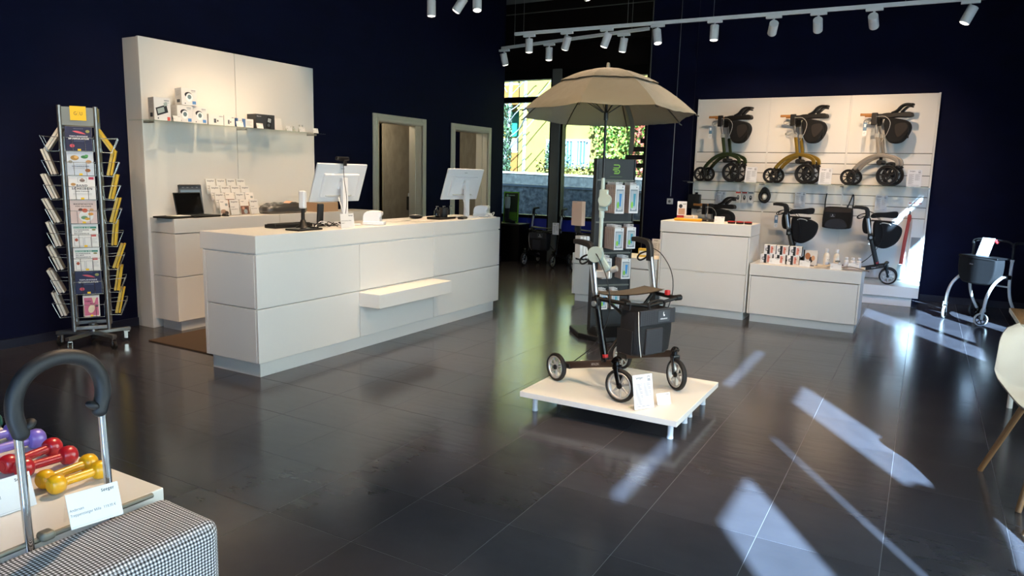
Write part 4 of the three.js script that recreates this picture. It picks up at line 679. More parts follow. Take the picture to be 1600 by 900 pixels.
  const tray = thing('pen_tray', 'black desk tray before the far monitor', 'tray', [-4.5, Y, -6.36], Math.PI / 2); P(tray, 'tray', rb(0.3, 0.014, 0.17, 0.004, 0, 0.0075, 0), M.black); P(tray, 'rim', [rb2(-0.15, 0.15, 0.012, 0.024, 0.078, 0.085, 0.002), rb2(-0.15, 0.15, 0.012, 0.024, -0.085, -0.078, 0.002)], M.black);
  const cup = thing('pen_cup', 'dark mesh pen cup standing on the black desk tray', 'pen cup', [-4.53, Y + 0.0152, -6.44], 0); P(cup, 'cup', lathe([[0, 0.002], [0.04, 0.002], [0.042, 0.1], [0.045, 0.1], [0.045, 0], [0, 0]].reverse(), 24), std(0x2a2b2d, 0.5, 0.3)); P(cup, 'rim', new THREE.TorusGeometry(0.0435, 0.003, 6, 24).rotateX(Math.PI / 2).translate(0, 0.1, 0), M.black);
  const st = thing('rubber_stamp', 'small black stamp beside the pen cup', 'stamp', [-4.5, Y + 0.0152, -6.3], 0); P(st, 'foot', rb(0.05, 0.025, 0.035, 0.003, 0, 0.0135, 0), M.black); P(st, 'grip', lathe([[0, 0.025], [0.01, 0.025], [0.008, 0.04], [0.017, 0.055], [0.015, 0.075], [0, 0.08]], 16), M.black);
  const ms = thing('counter_phone', 'black desk phone handset at the far counter edge', 'phone', [-4.34, Y, -6.53], Math.PI / 2 + 0.2); P(ms, 'body', rb(0.13, 0.025, 0.07, 0.01, 0, 0.013, 0, 2), M.black); P(ms, 'buttons', rb(0.06, 0.003, 0.04, 0.001, 0.02, 0.0265, 0), M.frameGrey);
  for (let i = 0; i < 3; i++) { const o = thing('clear_bottle', `small clear dispenser bottle, ${ORD[i]} from the left behind the pen cup`, 'bottle', [-4.68 + 0.02 * i, Y, -6.52 - i * 0.1], 0, 'clear dispenser bottles'); P(o, 'bottle', lathe([[0, 0], [0.028, 0], [0.03, 0.006], [0.03, 0.07], [0.012, 0.085], [0.012, 0.095], [0, 0.095]], 16), M.shelfGlass); P(o, 'pump', [rod([0, 0.095, 0], [0, 0.12, 0], 0.005), rb(0.035, 0.008, 0.01, 0.002, 0.01, 0.122, 0)], M.steel); }
  const wr = thing('wrist_rest', 'dark pouch lying left of the black desk tray', 'pouch', [-4.72, Y, -6.2], Math.PI / 2); P(wr, 'pouch', new THREE.SphereGeometry(1, 20, 12).scale(0.09, 0.018, 0.06).translate(0, 0.018, 0), M.fabricBlack); P(wr, 'paper', rb(0.1, 0.002, 0.06, 0.0008, -0.02, 0.038, 0), M.paper);
  [[-4.6, -5.72, 0.2], [-4.5, -5.95, -0.1]].forEach(([x, z, a], i) => { const o = P(scene, 'paper_sheet', rb(0.29, 0.001, 0.2, 0.0004, 0, 0.001, 0), M.paper, [x, Y + 0.0005, z], [0, Math.PI / 2 + a, 0]); tag(o, i ? 'white paper sheet on the counter nearer the far monitor' : 'white paper sheet in the middle of the counter top', 'paper', 'papers on the counter'); });
  // soap dispenser in the passage
  const d = thing('soap_dispenser', 'dark wall dispenser with a long lever seen through the first door', 'dispenser', [-7.998, 1.03, -10.27], Math.PI / 2); P(d, 'case', rb(0.09, 0.24, 0.1, 0.012, 0, 0, 0.051, 2), std(0x3a3834, 0.4, 0.4)); P(d, 'lever', tube([[0, 0.13, 0.08], [0.0, 0.19, 0.12], [0.0, 0.2, 0.2], [0.0, 0.18, 0.3]], 0.008, 20, 6), M.steel); P(d, 'bottle', rb(0.06, 0.1, 0.06, 0.012, 0, 0.13, 0.05), M.plasticWhite);
}
// ---------------------------------------------------------------- rollators (own axes: x forward, y up, z to the user's right)
function wheel(parent, name, x, y, z, r, w, rim, spokes = 7, turn = 0, lod = 1) {
  const o = G(parent, name, [x, y, z], [0, turn, 0]), n = 28;
  P(o, 'tyre', new THREE.LatheGeometry([[r * 0.8, -w * 0.42], [r * 0.93, -w / 2], [r * 0.985, -w * 0.28], [r, 0], [r * 0.985, w * 0.28], [r * 0.93, w / 2], [r * 0.8, w * 0.42], [r * 0.8, -w * 0.42]].map((p) => new THREE.Vector2(...p)), n).rotateX(Math.PI / 2), M.rubber);
  P(o, 'rim', new THREE.LatheGeometry([[r * 0.68, -w * 0.3], [r * 0.81, -w * 0.44], [r * 0.81, w * 0.44], [r * 0.68, w * 0.3], [r * 0.68, -w * 0.3]].map((p) => new THREE.Vector2(...p)), n).rotateX(Math.PI / 2), rim);
  if (lod) for (let i = 0; i < spokes; i++) P(o, 'spoke', extr([[r * 0.12, -r * 0.075], [r * 0.7, -r * 0.05], [r * 0.7, r * 0.05], [r * 0.12, r * 0.075]], w * 0.45, 0.001, -w * 0.225).rotateZ(i * 2 * Math.PI / spokes + 0.3), rim);
  else P(o, 'web', [0, 1, 2, 3, 4].map((i) => box(r * 0.66, r * 0.12, w * 0.4, r * 0.38, 0, 0).rotateZ(i * 1.2566)), rim);
  P(o, 'hub', new THREE.CylinderGeometry(r * 0.18, r * 0.18, w * 0.9, 16).rotateX(Math.PI / 2), M.black);
  return o;
}
function wheelIn(parent, x, y, z, r, w, rim, spokes = 7, tyre = M.rubber) {   // a wheel whose pieces are direct children of a castor
  const ring = (pts) => new THREE.LatheGeometry(pts.map((p) => new THREE.Vector2(...p)), 28).rotateX(Math.PI / 2).translate(x, y, z), list = [ring([[r * 0.68, -w * 0.3], [r * 0.81, -w * 0.44], [r * 0.81, w * 0.44], [r * 0.68, w * 0.3], [r * 0.68, -w * 0.3]])];
  for (let i = 0; i < spokes; i++) list.push(extr([[r * 0.12, -r * 0.075], [r * 0.7, -r * 0.05], [r * 0.7, r * 0.05], [r * 0.12, r * 0.075]], w * 0.45, 0.001, -w * 0.225).rotateZ(i * 2 * Math.PI / spokes + 0.3).translate(x, y, z));
  P(parent, 'tyre', ring([[r * 0.8, -w * 0.42], [r * 0.93, -w / 2], [r * 0.985, -w * 0.28], [r, 0], [r * 0.985, w * 0.28], [r * 0.93, w / 2], [r * 0.8, w * 0.42], [r * 0.8, -w * 0.42]]), tyre);
  P(parent, 'spoked_rim', list, rim);
  P(parent, 'hub', new THREE.CylinderGeometry(r * 0.18, r * 0.18, w * 0.9, 16).rotateX(Math.PI / 2).translate(x, y, z), M.black);
}
const bagLogo = (bg) => printed(200, 120, (g, w, h) => { g.fillStyle = bg; g.fillRect(0, 0, w, h); g.fillStyle = '#e8e9ea'; g.beginPath(); g.moveTo(92, 14); g.quadraticCurveTo(82, 40, 96, 62); g.lineTo(112, 62); g.quadraticCurveTo(122, 50, 110, 42); g.lineTo(102, 46); g.quadraticCurveTo(94, 34, 100, 16); g.fill(); text(g, 'rehasense', w / 2, 88, 24, '#e8e9ea'); });
const logoGrey = bagLogo('#33373e'), logoBlack = bagLogo('#14151a');
const clothBag = (x0, x1, y0, y1, hw, slump = 0.03) => {                  // a soft open bag as one shell
  const N = 28, K = 12, pos = [], idx = [];
  for (let j = 0; j <= K; j++) for (let i = 0; i <= N; i++) {
    const a = i / N * Math.PI * 2, v = j / K, q = 0.42, c = Math.cos(a), s = Math.sin(a);
    const bul = 1 + 0.05 * Math.sin(v * Math.PI) + 0.02 * n2a(c * 2 + 5, s * 2 + v * 3) * v;
    let rx = (x1 - x0) / 2 * bul * (0.9 + 0.1 * v), rz = hw * bul * (0.94 + 0.06 * v);
    if (j === 0) { rx *= 0.8; rz *= 0.9; }
    pos.push((x0 + x1) / 2 + Math.sign(c) * Math.abs(c) ** q * rx, y0 + (y1 - y0) * v - slump * v * (0.5 - 0.5 * Math.cos(2 * a)) * 0.6, Math.sign(s) * Math.abs(s) ** q * rz);
  }
  for (let j = 0; j < K; j++) for (let i = 0; i < N; i++) { const a = j * (N + 1) + i, b = a + N + 1; idx.push(a, b, a + 1, b, b + 1, a + 1); }
  const m = pos.length / 3; pos.push((x0 + x1) / 2, y0, 0); for (let i = 0; i < N; i++) idx.push(i, i + 1, m);
  const g = new THREE.BufferGeometry(); g.setAttribute('position', new THREE.Float32BufferAttribute(pos, 3)); g.setAttribute('uv', new THREE.Float32BufferAttribute(pos.flatMap((_, i) => i % 3 ? [] : [pos[i] * 8 + pos[i + 2] * 8, pos[i + 1] * 8]), 2)); g.setIndex(idx); g.computeVertexNormals(); return g;
};
function rollator(label, pos, turn, { hw = 0.27, frame = M.taupe, lower = M.blackGloss, upper = M.silver, rim = M.alloy, folded = false, lod = 1, text3 = null, group, castor = 0, bag = true, accent = true, skipSide = 0 } = {}) {
  const o = thing('rollator', label, 'rollator', pos, turn, group);
  for (const s of [1, -1]) {
    const z = s * hw;
    P(o, 'side_frame', bar([[-0.3, 0.115], [-0.16, 0.15], [0.05, 0.205], [0.17, 0.235], [0.215, 0.245]], 0.05, 0.024, z, 20), frame);
    P(o, 'rear_axle_block', [rb(0.1, 0.036, 0.035, 0.008, -0.27, 0.122, z), rod([-0.33, 0.1, z - 0.01], [-0.33, 0.1, z + s * 0.06], 0.012)], M.black);
    P(o, 'lower_post', bar([[0.122, 0.235], [0.06, 0.45], [0.0, 0.66]], 0.05, 0.032, z, 6), lower);
    P(o, 'upper_post', bar([[0.0, 0.655], [-0.025, 0.78], [-0.05, 0.9]], 0.042, 0.026, z, 6), upper);
    if (accent) P(o, 'post_collar', bar([[0.118, 0.262], [0.114, 0.285]], 0.046, 0.032, z, 3), M.red);
    P(o, 'clamp_knob', [rod([0.02, 0.61, z + s * 0.012], [0.02, 0.61, z + s * 0.035], 0.018, 0.018, 20)], M.silver);
    P(o, 'clamp_block', rb(0.062, 0.08, 0.042, 0.008, 0.012, 0.615, z, 2), M.black);
    P(o, 'handle_grip', bar([[-0.05, 0.86], [-0.055, 0.94], [-0.075, 0.985], [-0.12, 0.995], [-0.2, 1.0], [-0.225, 0.998]], 0.05, 0.04, z, 24, 0.034), M.rubber);
    P(o, 'brake_lever', tube([[-0.06, 0.925, z], [-0.11, 0.915, z], [-0.16, 0.89, z], [-0.172, 0.865, z], [-0.15, 0.853, z], [-0.1, 0.872, z], [-0.065, 0.9, z]], 0.0065, 30, 6), M.black);
    P(o, 'brake_cable', tube([[-0.04, 0.955, z], [0.03, 0.92, z + s * 0.02], [0.13, 0.8, z + s * 0.03], [0.16, 0.66, z + s * 0.02], [0.12, 0.5, z], [0.0, 0.32, z], [-0.2, 0.16, z]], 0.0035, 40, 5), M.black);
    wheel(o, 'rear_wheel', -0.33, 0.1, z + s * 0.045, 0.1, 0.034, rim, 7, 0, lod);
    const f = G(o, 'front_castor', [0.235, 0, z], [0, castor * s, 0]);
    P(f, 'stem', [rod([0, 0.2, 0], [0, 0.275, 0], 0.017, 0.015, 14), bar([[-0.03, 0.25], [0, 0.285], [0.02, 0.27]], 0.03, 0.036, 0, 8)], M.blackGloss);
    P(f, 'fork', [bar([[0, 0.235], [0.012, 0.19], [0.032, 0.11]], 0.036, 0.008, 0.024, 8, 0.022), bar([[0, 0.235], [0.012, 0.19], [0.032, 0.11]], 0.036, 0.008, -0.024, 8, 0.022), rb(0.045, 0.03, 0.056, 0.008, 0.002, 0.227, 0, 2)], M.blackGloss);
    wheelIn(f, 0.032, 0.11, 0, 0.11, 0.034, rim, lod ? 7 : 5);
  }
  // cross-brace, seat and bag
  if (!folded) {
    P(o, 'cross_brace', [rod([0.1, 0.25, hw], [0.04, 0.64, -hw * 0.8], 0.011), rod([0.1, 0.25, -hw], [0.04, 0.64, hw * 0.8], 0.011)], M.black);
    P(o, 'seat_rail', [rod([0.03, 0.64, hw - 0.01], [0.22, 0.635, hw - 0.06], 0.014), rod([0.03, 0.64, -hw + 0.01], [0.22, 0.635, -hw + 0.0], 0.014), rod([0.22, 0.635, hw - 0.06], [0.22, 0.6, 0], 0.012), rod([0.22, 0.635, -hw], [0.22, 0.6, 0], 0.012)], M.black);
    const sg = new THREE.PlaneGeometry(2 * hw - 0.02, 0.2, 16, 6).rotateX(-Math.PI / 2).rotateY(Math.PI / 2), p = sg.attributes.position;
    for (let i = 0; i < p.count; i++) p.setY(i, -0.02 * (1 - (p.getZ(i) / hw) ** 2) + 0.006 * (p.getX(i) > 0.08 ? 1 : 0));
    sg.computeVertexNormals(); const sl = sg.clone().translate(0, -0.006, 0); sl.index.array.reverse(); sl.computeVertexNormals();
    P(o, 'seat', [sg.translate(0.02, 0.68, 0), sl.translate(0.02, 0.68, 0)], std(0x565046, 0.8, 0, { side: THREE.DoubleSide, bumpMap: fabricBump, bumpScale: 0.0006 }));
    P(o, 'lock_clip', rb(0.03, 0.035, 0.03, 0.006, 0.16, 0.665, -hw + 0.03), M.red);
    P(o, 'side_button', rod([0.215, 0.635, -hw + 0.01], [0.215, 0.635, -hw - 0.04], 0.02, 0.02, 18), M.black);
  } else {
    P(o, 'cross_brace', [rod([0.1, 0.25, hw], [0.06, 0.62, -hw], 0.01), rod([0.1, 0.25, -hw], [0.06, 0.62, hw], 0.01)], M.black);
    P(o, 'seat', extr(smooth([[-0.01, 0.9], [0.02, 0.93], [0.15, 0.945], [0.3, 0.96], [0.31, 0.92], [0.295, 0.885], [0.12, 0.88], [0.0, 0.87]], 40), hw * 1.5, 0.01, -hw * 0.75), M.fabricBlack);
    P(o, 'front_rail', rod([0.0, 0.835, hw * 0.5], [0.28, 0.825, hw * 0.5], 0.012), M.black);
    P(o, 'rear_pouch', extr(smooth([[-0.09, 0.87], [-0.02, 0.87], [-0.01, 0.66], [-0.08, 0.67]], 24), hw * 1.2, 0.012, -hw * 0.6), M.fabricBlack);
  }
  if (bag) {
    const bw = folded ? hw * 0.95 : hw * 0.63, x0 = folded ? 0.03 : 0.115, x1 = folded ? 0.34 : 0.305;
    const b = P(o, 'basket_bag', folded ? extr(smooth([[0.03, 0.8], [0.05, 0.83], [0.28, 0.8], [0.37, 0.74], [0.36, 0.62], [0.3, 0.53], [0.18, 0.47], [0.08, 0.5], [0.05, 0.58]], 50), bw * 2, 0.03, -bw, 3) : clothBag(x0, x1, 0.285, 0.6, bw), folded ? M.fabricBlack : std(0x0d0e12, 0.8, 0, { side: THREE.DoubleSide, bumpMap: fabricBump, bumpScale: 0.0006 }));
    if (!folded) {
      P(b, 'front_band', rb(0.012, 0.1, bw * 1.9, 0.005, 0.309, 0.545, 0, 2), M.fabricGrey);
      P(b, 'logo', new THREE.BoxGeometry(0.002, 0.075, 0.11).translate(0.3165, 0.548, -0.05), [logoGrey, M.fabricGrey, M.fabricGrey, M.fabricGrey, M.fabricGrey, M.fabricGrey]);
      P(b, 'front_pocket', rb(0.016, 0.17, bw * 0.9, 0.007, 0.306, 0.385, 0.02, 2), M.fabricGrey);
      P(b, 'piping', tube([[0.3, 0.59, bw * 0.97], [0.308, 0.5, bw * 0.97], [0.31, 0.42, bw * 0.93], [0.306, 0.34, bw * 0.82], [0.29, 0.285, bw * 0.66]], 0.003, 24, 6), M.satin);
      P(b, 'carry_handle', tube([[0.22, 0.59, bw * 0.98], [0.22, 0.64, bw * 0.99], [0.14, 0.64, bw * 0.99], [0.14, 0.59, bw * 0.98]], 0.009, 20, 6), M.fabricBlack); P(b, 'carry_handle', tube([[0.28, 0.59, -bw * 0.5], [0.28, 0.635, -bw * 0.5], [0.28, 0.635, bw * 0.3], [0.28, 0.59, bw * 0.3]], 0.008, 20, 6), M.fabricBlack);
      P(b, 'side_pocket', rb(0.14, 0.16, 0.012, 0.005, 0.2, 0.38, bw * 1.05, 2), M.fabricBlack);
    } else P(b, 'handle_slot', tube([[0.11, 0.795, bw + 0.003], [0.14, 0.81, bw + 0.003], [0.22, 0.8, bw + 0.003], [0.24, 0.785, bw + 0.003]], 0.007, 16, 6), M.satin);
  }
  if (text3) for (const k of [1]) P(o, 'lettering', new THREE.BoxGeometry(0.1, 0.026, 0.001), [frame, frame, frame, frame, printed(256, 64, (g, w, h) => { g.fillStyle = text3[1]; g.fillRect(0, 0, w, h); text(g, text3[0], w / 2, h / 2, 50, '#d9d4cc', 'sans-serif', 'normal'); }, 0.4), frame], [0.04, 0.202, hw + 0.0128], [0, 0, 0.26]);
  return o;
}
const CT = -25.5 * Math.PI / 180;
const hero = rollator('brown and black rollator with grey bag on the low white platform', [-1.7155, 0.1505, -4.5975], CT, { text3: ['ATHLON', '#4a3a30'], castor: 0.25 });
{ // umbrella fixed to the rollator's near handle
  const c = V(-1.8534, 1.9778, -4.45), n = V(-0.02142, 1, -0.05131).normalize(), R = 0.5744, ph = 1.445;
  const u = thing('umbrella', 'open olive-beige umbrella fixed to the centre rollator handle', 'umbrella', c.toArray());
  u.quaternion.setFromUnitVectors(V(0, 1, 0), n);
  const cloth = phy({ color: 0x5f5b4a, roughness: 0.8, transmission: 0.3, thickness: 0, side: THREE.DoubleSide, bumpMap: fabricBump, bumpScale: 0.0003 });
  const prof = (t) => 0.285 * (1 - t ** 2.0) * (1 - 0.06 * t);          // height over the rim along a rib
  const ribA = (k) => ph - k * Math.PI / 4;
  function gore(k, t0, t1, lift, sag) {
    const N = 10, K = 12, pos = [], uv = [], idx = [];
    for (let j = 0; j <= N; j++) for (let i = 0; i <= K; i++) {
      const t = t0 + (t1 - t0) * j / N, a0 = ribA(k), a1 = ribA(k + 1), s = i / K;
      const x = R * t * (Math.cos(a0) * (1 - s) + Math.cos(a1) * s), z = R * t * (Math.sin(a0) * (1 - s) + Math.sin(a1) * s);
      const bow = Math.sin(Math.PI * s), y = prof(t) + lift - sag * bow * t * t * 0.5 + 0.004 * bow * n2a(s * 6 + k * 3, t * 9);
      const pull = t > 0.985 ? 1 - 0.05 * bow : 1;
      pos.push(x * pull, y + (t > 0.985 ? 0.006 * bow : 0), z * pull); uv.push(s * 40, t * 60);
    }
    for (let j = 0; j < N; j++) for (let i = 0; i < K; i++) { const a = j * (K + 1) + i, b = a + K + 1; idx.push(a, a + 1, b, b, a + 1, b + 1); }
    const g = new THREE.BufferGeometry(); g.setAttribute('position', new THREE.Float32BufferAttribute(pos, 3)); g.setAttribute('uv', new THREE.Float32BufferAttribute(uv, 2)); g.setIndex(idx); g.computeVertexNormals(); return g;
  }
  for (let k = 0; k < 8; k++) { P(u, 'canopy_panel', gore(k, 0.42, 1, 0, 0.02), cloth); P(u, 'vent_panel', gore(k, 0.01, 0.58, 0.013, 0.004), cloth); }
  for (let k = 0; k < 8; k++) {
    const a = ribA(k), pts = []; for (let i = 0; i <= 8; i++) { const t = i / 8; pts.push([R * t * Math.cos(a), prof(t) - 0.007, R * t * Math.sin(a)]); }
    const r = P(u, 'rib', tube(pts, 0.0035, 16, 5), M.black);
    P(r, 'tip', rod([R * 0.99 * Math.cos(a), prof(1) - 0.006, R * 0.99 * Math.sin(a)], [R * 1.03 * Math.cos(a), -0.016, R * 1.03 * Math.sin(a)], 0.004), M.black);
    P(r, 'stretcher', rod([0.02 * Math.cos(a), 0.02, 0.02 * Math.sin(a)], [R * 0.52 * Math.cos(a), prof(0.52) - 0.008, R * 0.52 * Math.sin(a)], 0.003), M.black);
  }
  P(u, 'runner', lathe([[0.006, -0.03], [0.015, -0.03], [0.015, 0.03], [0.006, 0.035]], 14), M.black);
  P(u, 'shaft', rod([0, -0.52, 0], [0, 0.3, 0], 0.0085, 0.0085, 12), M.black);
  P(u, 'ferrule', lathe([[0.011, 0.292], [0.014, 0.3], [0.012, 0.32], [0.008, 0.335], [0, 0.337]], 14), M.frameGrey);
  { const a = ribA(4) + 0.1, c2 = Math.cos(a), s2 = Math.sin(a); P(u, 'strap', bar([[R * 0.5, prof(0.5) - 0.03], [R * 0.75, prof(0.75) - 0.03], [R * 0.92, -0.01], [R * 0.93, -0.1], [R * 0.9, -0.2]], 0.004, 0.034, 0, 20).rotateY(-a), cloth); void c2; void s2; }
  // grey holder tube with two round knobs
  P(u, 'holder_tube', [rod([0, -0.5, 0], [0, -0.4, 0], 0.014, 0.012, 14), rod([0, -0.9, 0], [0, -0.66, 0], 0.0135, 0.0135, 14), rod([0, -0.66, 0], [0, -0.5, 0], 0.018, 0.018, 14)], M.plasticGrey);
  P(u, 'holder_joint', [rod([0.03, -0.545, 0.015], [0.03, -0.545, 0.04], 0.043, 0.043, 24), rb(0.06, 0.14, 0.03, 0.008, 0.012, -0.545, 0.005)], M.plasticGrey);
  P(u, 'holder_arm', bar([[0.0, -0.86], [0.02, -0.93], [0.07, -1.0]], 0.05, 0.03, 0.02, 8), M.plasticGrey);
  P(u, 'holder_knob', rod([-0.01, -0.9, 0.035], [-0.01, -0.9, 0.065], 0.052, 0.052, 28), M.plasticGrey);
  P(u, 'holder_clamp', [rb(0.13, 0.05, 0.05, 0.006, 0.02, -1.03, 0.0), rod([0.085, -1.0, 0.0], [0.125, -0.985, 0.0], 0.02, 0.02, 12)], M.alloy);
}
sheet('large info sheet leaning beside the front wheel of the centre rollator', [-1.405, 0.1505, -4.205], 0.98, 0.15, 0.215, 0.2);
tentCard('small white price card on the platform right of the info sheet', [-1.325, 0.151, -4.36], 0.95, 0.105, 0.075, cardTex('Seeger', ['Athlon', 'SL  Rollator']), 0.3);
// by the back window
rollator('dark rollator with price tag by the back window, left of two', [-5.76, 0.001, -11.32], -Math.PI / 2, { hw: 0.28, frame: M.black, rim: M.alloy, lod: 0, accent: false, group: 'rollators by the back window' });
rollator('dark rollator by the back window, right one behind the package stand', [-4.85, 0.001, -11.3], -Math.PI / 2 + 0.1, { hw: 0.26, frame: M.black, rim: M.alloy, lod: 0, accent: false, group: 'rollators by the back window' });
{ const o = thing('hang_tag', 'white price tag hanging on the left back-window rollator', 'price tag', [-5.45, 0.68, -11.08]); P(o, 'card', new THREE.BoxGeometry(0.12, 0.2, 0.002), [plainPaper, plainPaper, plainPaper, plainPaper, sheetTex, plainPaper]); P(o, 'cord', wire([[0, 0.1, 0], [0.01, 0.3, -0.02]], 0.002), M.frameGrey); }
// ---------------------------------------------------------------- light arched rollators on the glass shelf
function archRollator(label, pos, frame, { hw = 0.1, group } = {}) {
  const o = thing('arched_rollator', label, 'rollator', pos, -0.22, group), dark = std(0x141416, 0.5);
  for (const s of [1, -1]) {
    const z = s * hw;
    P(o, 'arch_frame', bar([[-0.25, 0.215], [-0.2, 0.275], [-0.1, 0.355], [0.02, 0.4], [0.1, 0.402], [0.2, 0.375], [0.27, 0.335], [0.285, 0.27]], 0.05, 0.032, z, 30), frame);
    P(o, 'post', bar([[0.05, 0.39], [0.025, 0.52], [0.0, 0.66]], 0.045, 0.03, z, 6), frame);
    P(o, 'inner_post', bar([[0.0, 0.65], [-0.03, 0.8], [-0.045, 0.92]], 0.032, 0.02, z, 6), M.silver);
    P(o, 'post_clamp', rb(0.055, 0.05, 0.042, 0.006, -0.0, 0.665, z), M.alloy);
    P(o, 'grip_head', rb(0.075, 0.16, 0.036, 0.01, -0.055, 0.88, z, 2), dark);
    P(o, 'cork_grip', bar([[-0.235, 0.94], [-0.15, 0.938], [-0.07, 0.936]], 0.034, 0.03, z, 8), M.cork);
    P(o, 'brake_lever', tube([[-0.07, 0.89, z], [-0.14, 0.88, z], [-0.185, 0.85, z], [-0.17, 0.825, z], [-0.1, 0.85, z], [-0.07, 0.86, z]], 0.004, 24, 5), M.steel);
    P(o, 'brake_cable', tube([[-0.04, 0.91, z + s * 0.015], [0.08, 0.905, z + s * 0.02], [0.15, 0.83, z + s * 0.03], [0.13, 0.7, z + s * 0.03], [0.06, 0.58, z + s * 0.01]], 0.003, 30, 5), M.satin);
    wheel(o, 'front_wheel', 0.18, 0.1405, z + s * 0.028, 0.14, 0.036, std(0x1b1b1d, 0.5), 7, 0, 1);
    wheel(o, 'rear_wheel', -0.31, 0.1075, z + s * 0.028, 0.107, 0.032, std(0x1b1b1d, 0.5), 7, 0, 1);
    P(o, 'rear_bracket', bar([[-0.31, 0.11], [-0.28, 0.18], [-0.245, 0.225]], 0.04, 0.022, z, 6), dark);
    P(o, 'front_fork', bar([[0.18, 0.14], [0.22, 0.24], [0.27, 0.285]], 0.036, 0.022, z, 6), dark);
    P(o, 'wheel_guard', bar([[0.15, 0.285], [0.2, 0.305], [0.26, 0.29], [0.3, 0.24]], 0.03, 0.03, z, 10), dark);
  }
  P(o, 'fold_joint', [rod([0.055, 0.31, -hw], [0.055, 0.31, hw], 0.034, 0.034, 18), rod([0.05, 0.32, 0], [0.045, 0.41, 0], 0.02, 0.02, 10)], dark);
  P(o, 'seat_beam', extr(smooth([[-0.02, 0.93], [0.04, 0.955], [0.2, 0.958], [0.37, 0.955], [0.38, 0.905], [0.2, 0.9], [0.0, 0.89]], 40), 0.1, 0.01, -0.05, 2), dark);
  P(o, 'back_loop', bar([[0.13, 0.955], [0.19, 0.985], [0.24, 1.04], [0.29, 1.062], [0.375, 1.058]], 0.03, 0.11, 0, 24), dark);
  P(o, 'loop_strut', bar([[0.24, 0.965], [0.28, 1.005], [0.32, 1.035], [0.37, 1.03]], 0.022, 0.1, 0, 14), dark);
  P(o, 'bag', extr(smooth([[0.06, 0.88], [0.25, 0.875], [0.34, 0.84], [0.375, 0.77], [0.345, 0.66], [0.27, 0.575], [0.16, 0.565], [0.1, 0.62], [0.065, 0.74]], 50), 0.13, 0.025, -0.065, 3), M.fabricBlack);
  P(o, 'bag_flap', extr(smooth([[0.2, 0.8], [0.32, 0.82], [0.35, 0.76], [0.24, 0.64]], 30), 0.01, 0.003, 0.064), std(0x2a2522, 0.8));
  P(o, 'cord_lock', [rod([0.36, 0.77, 0.06], [0.36, 0.68, 0.06], 0.003), rb(0.018, 0.05, 0.018, 0.004, 0.36, 0.65, 0.06)], M.black);
  return o;
}
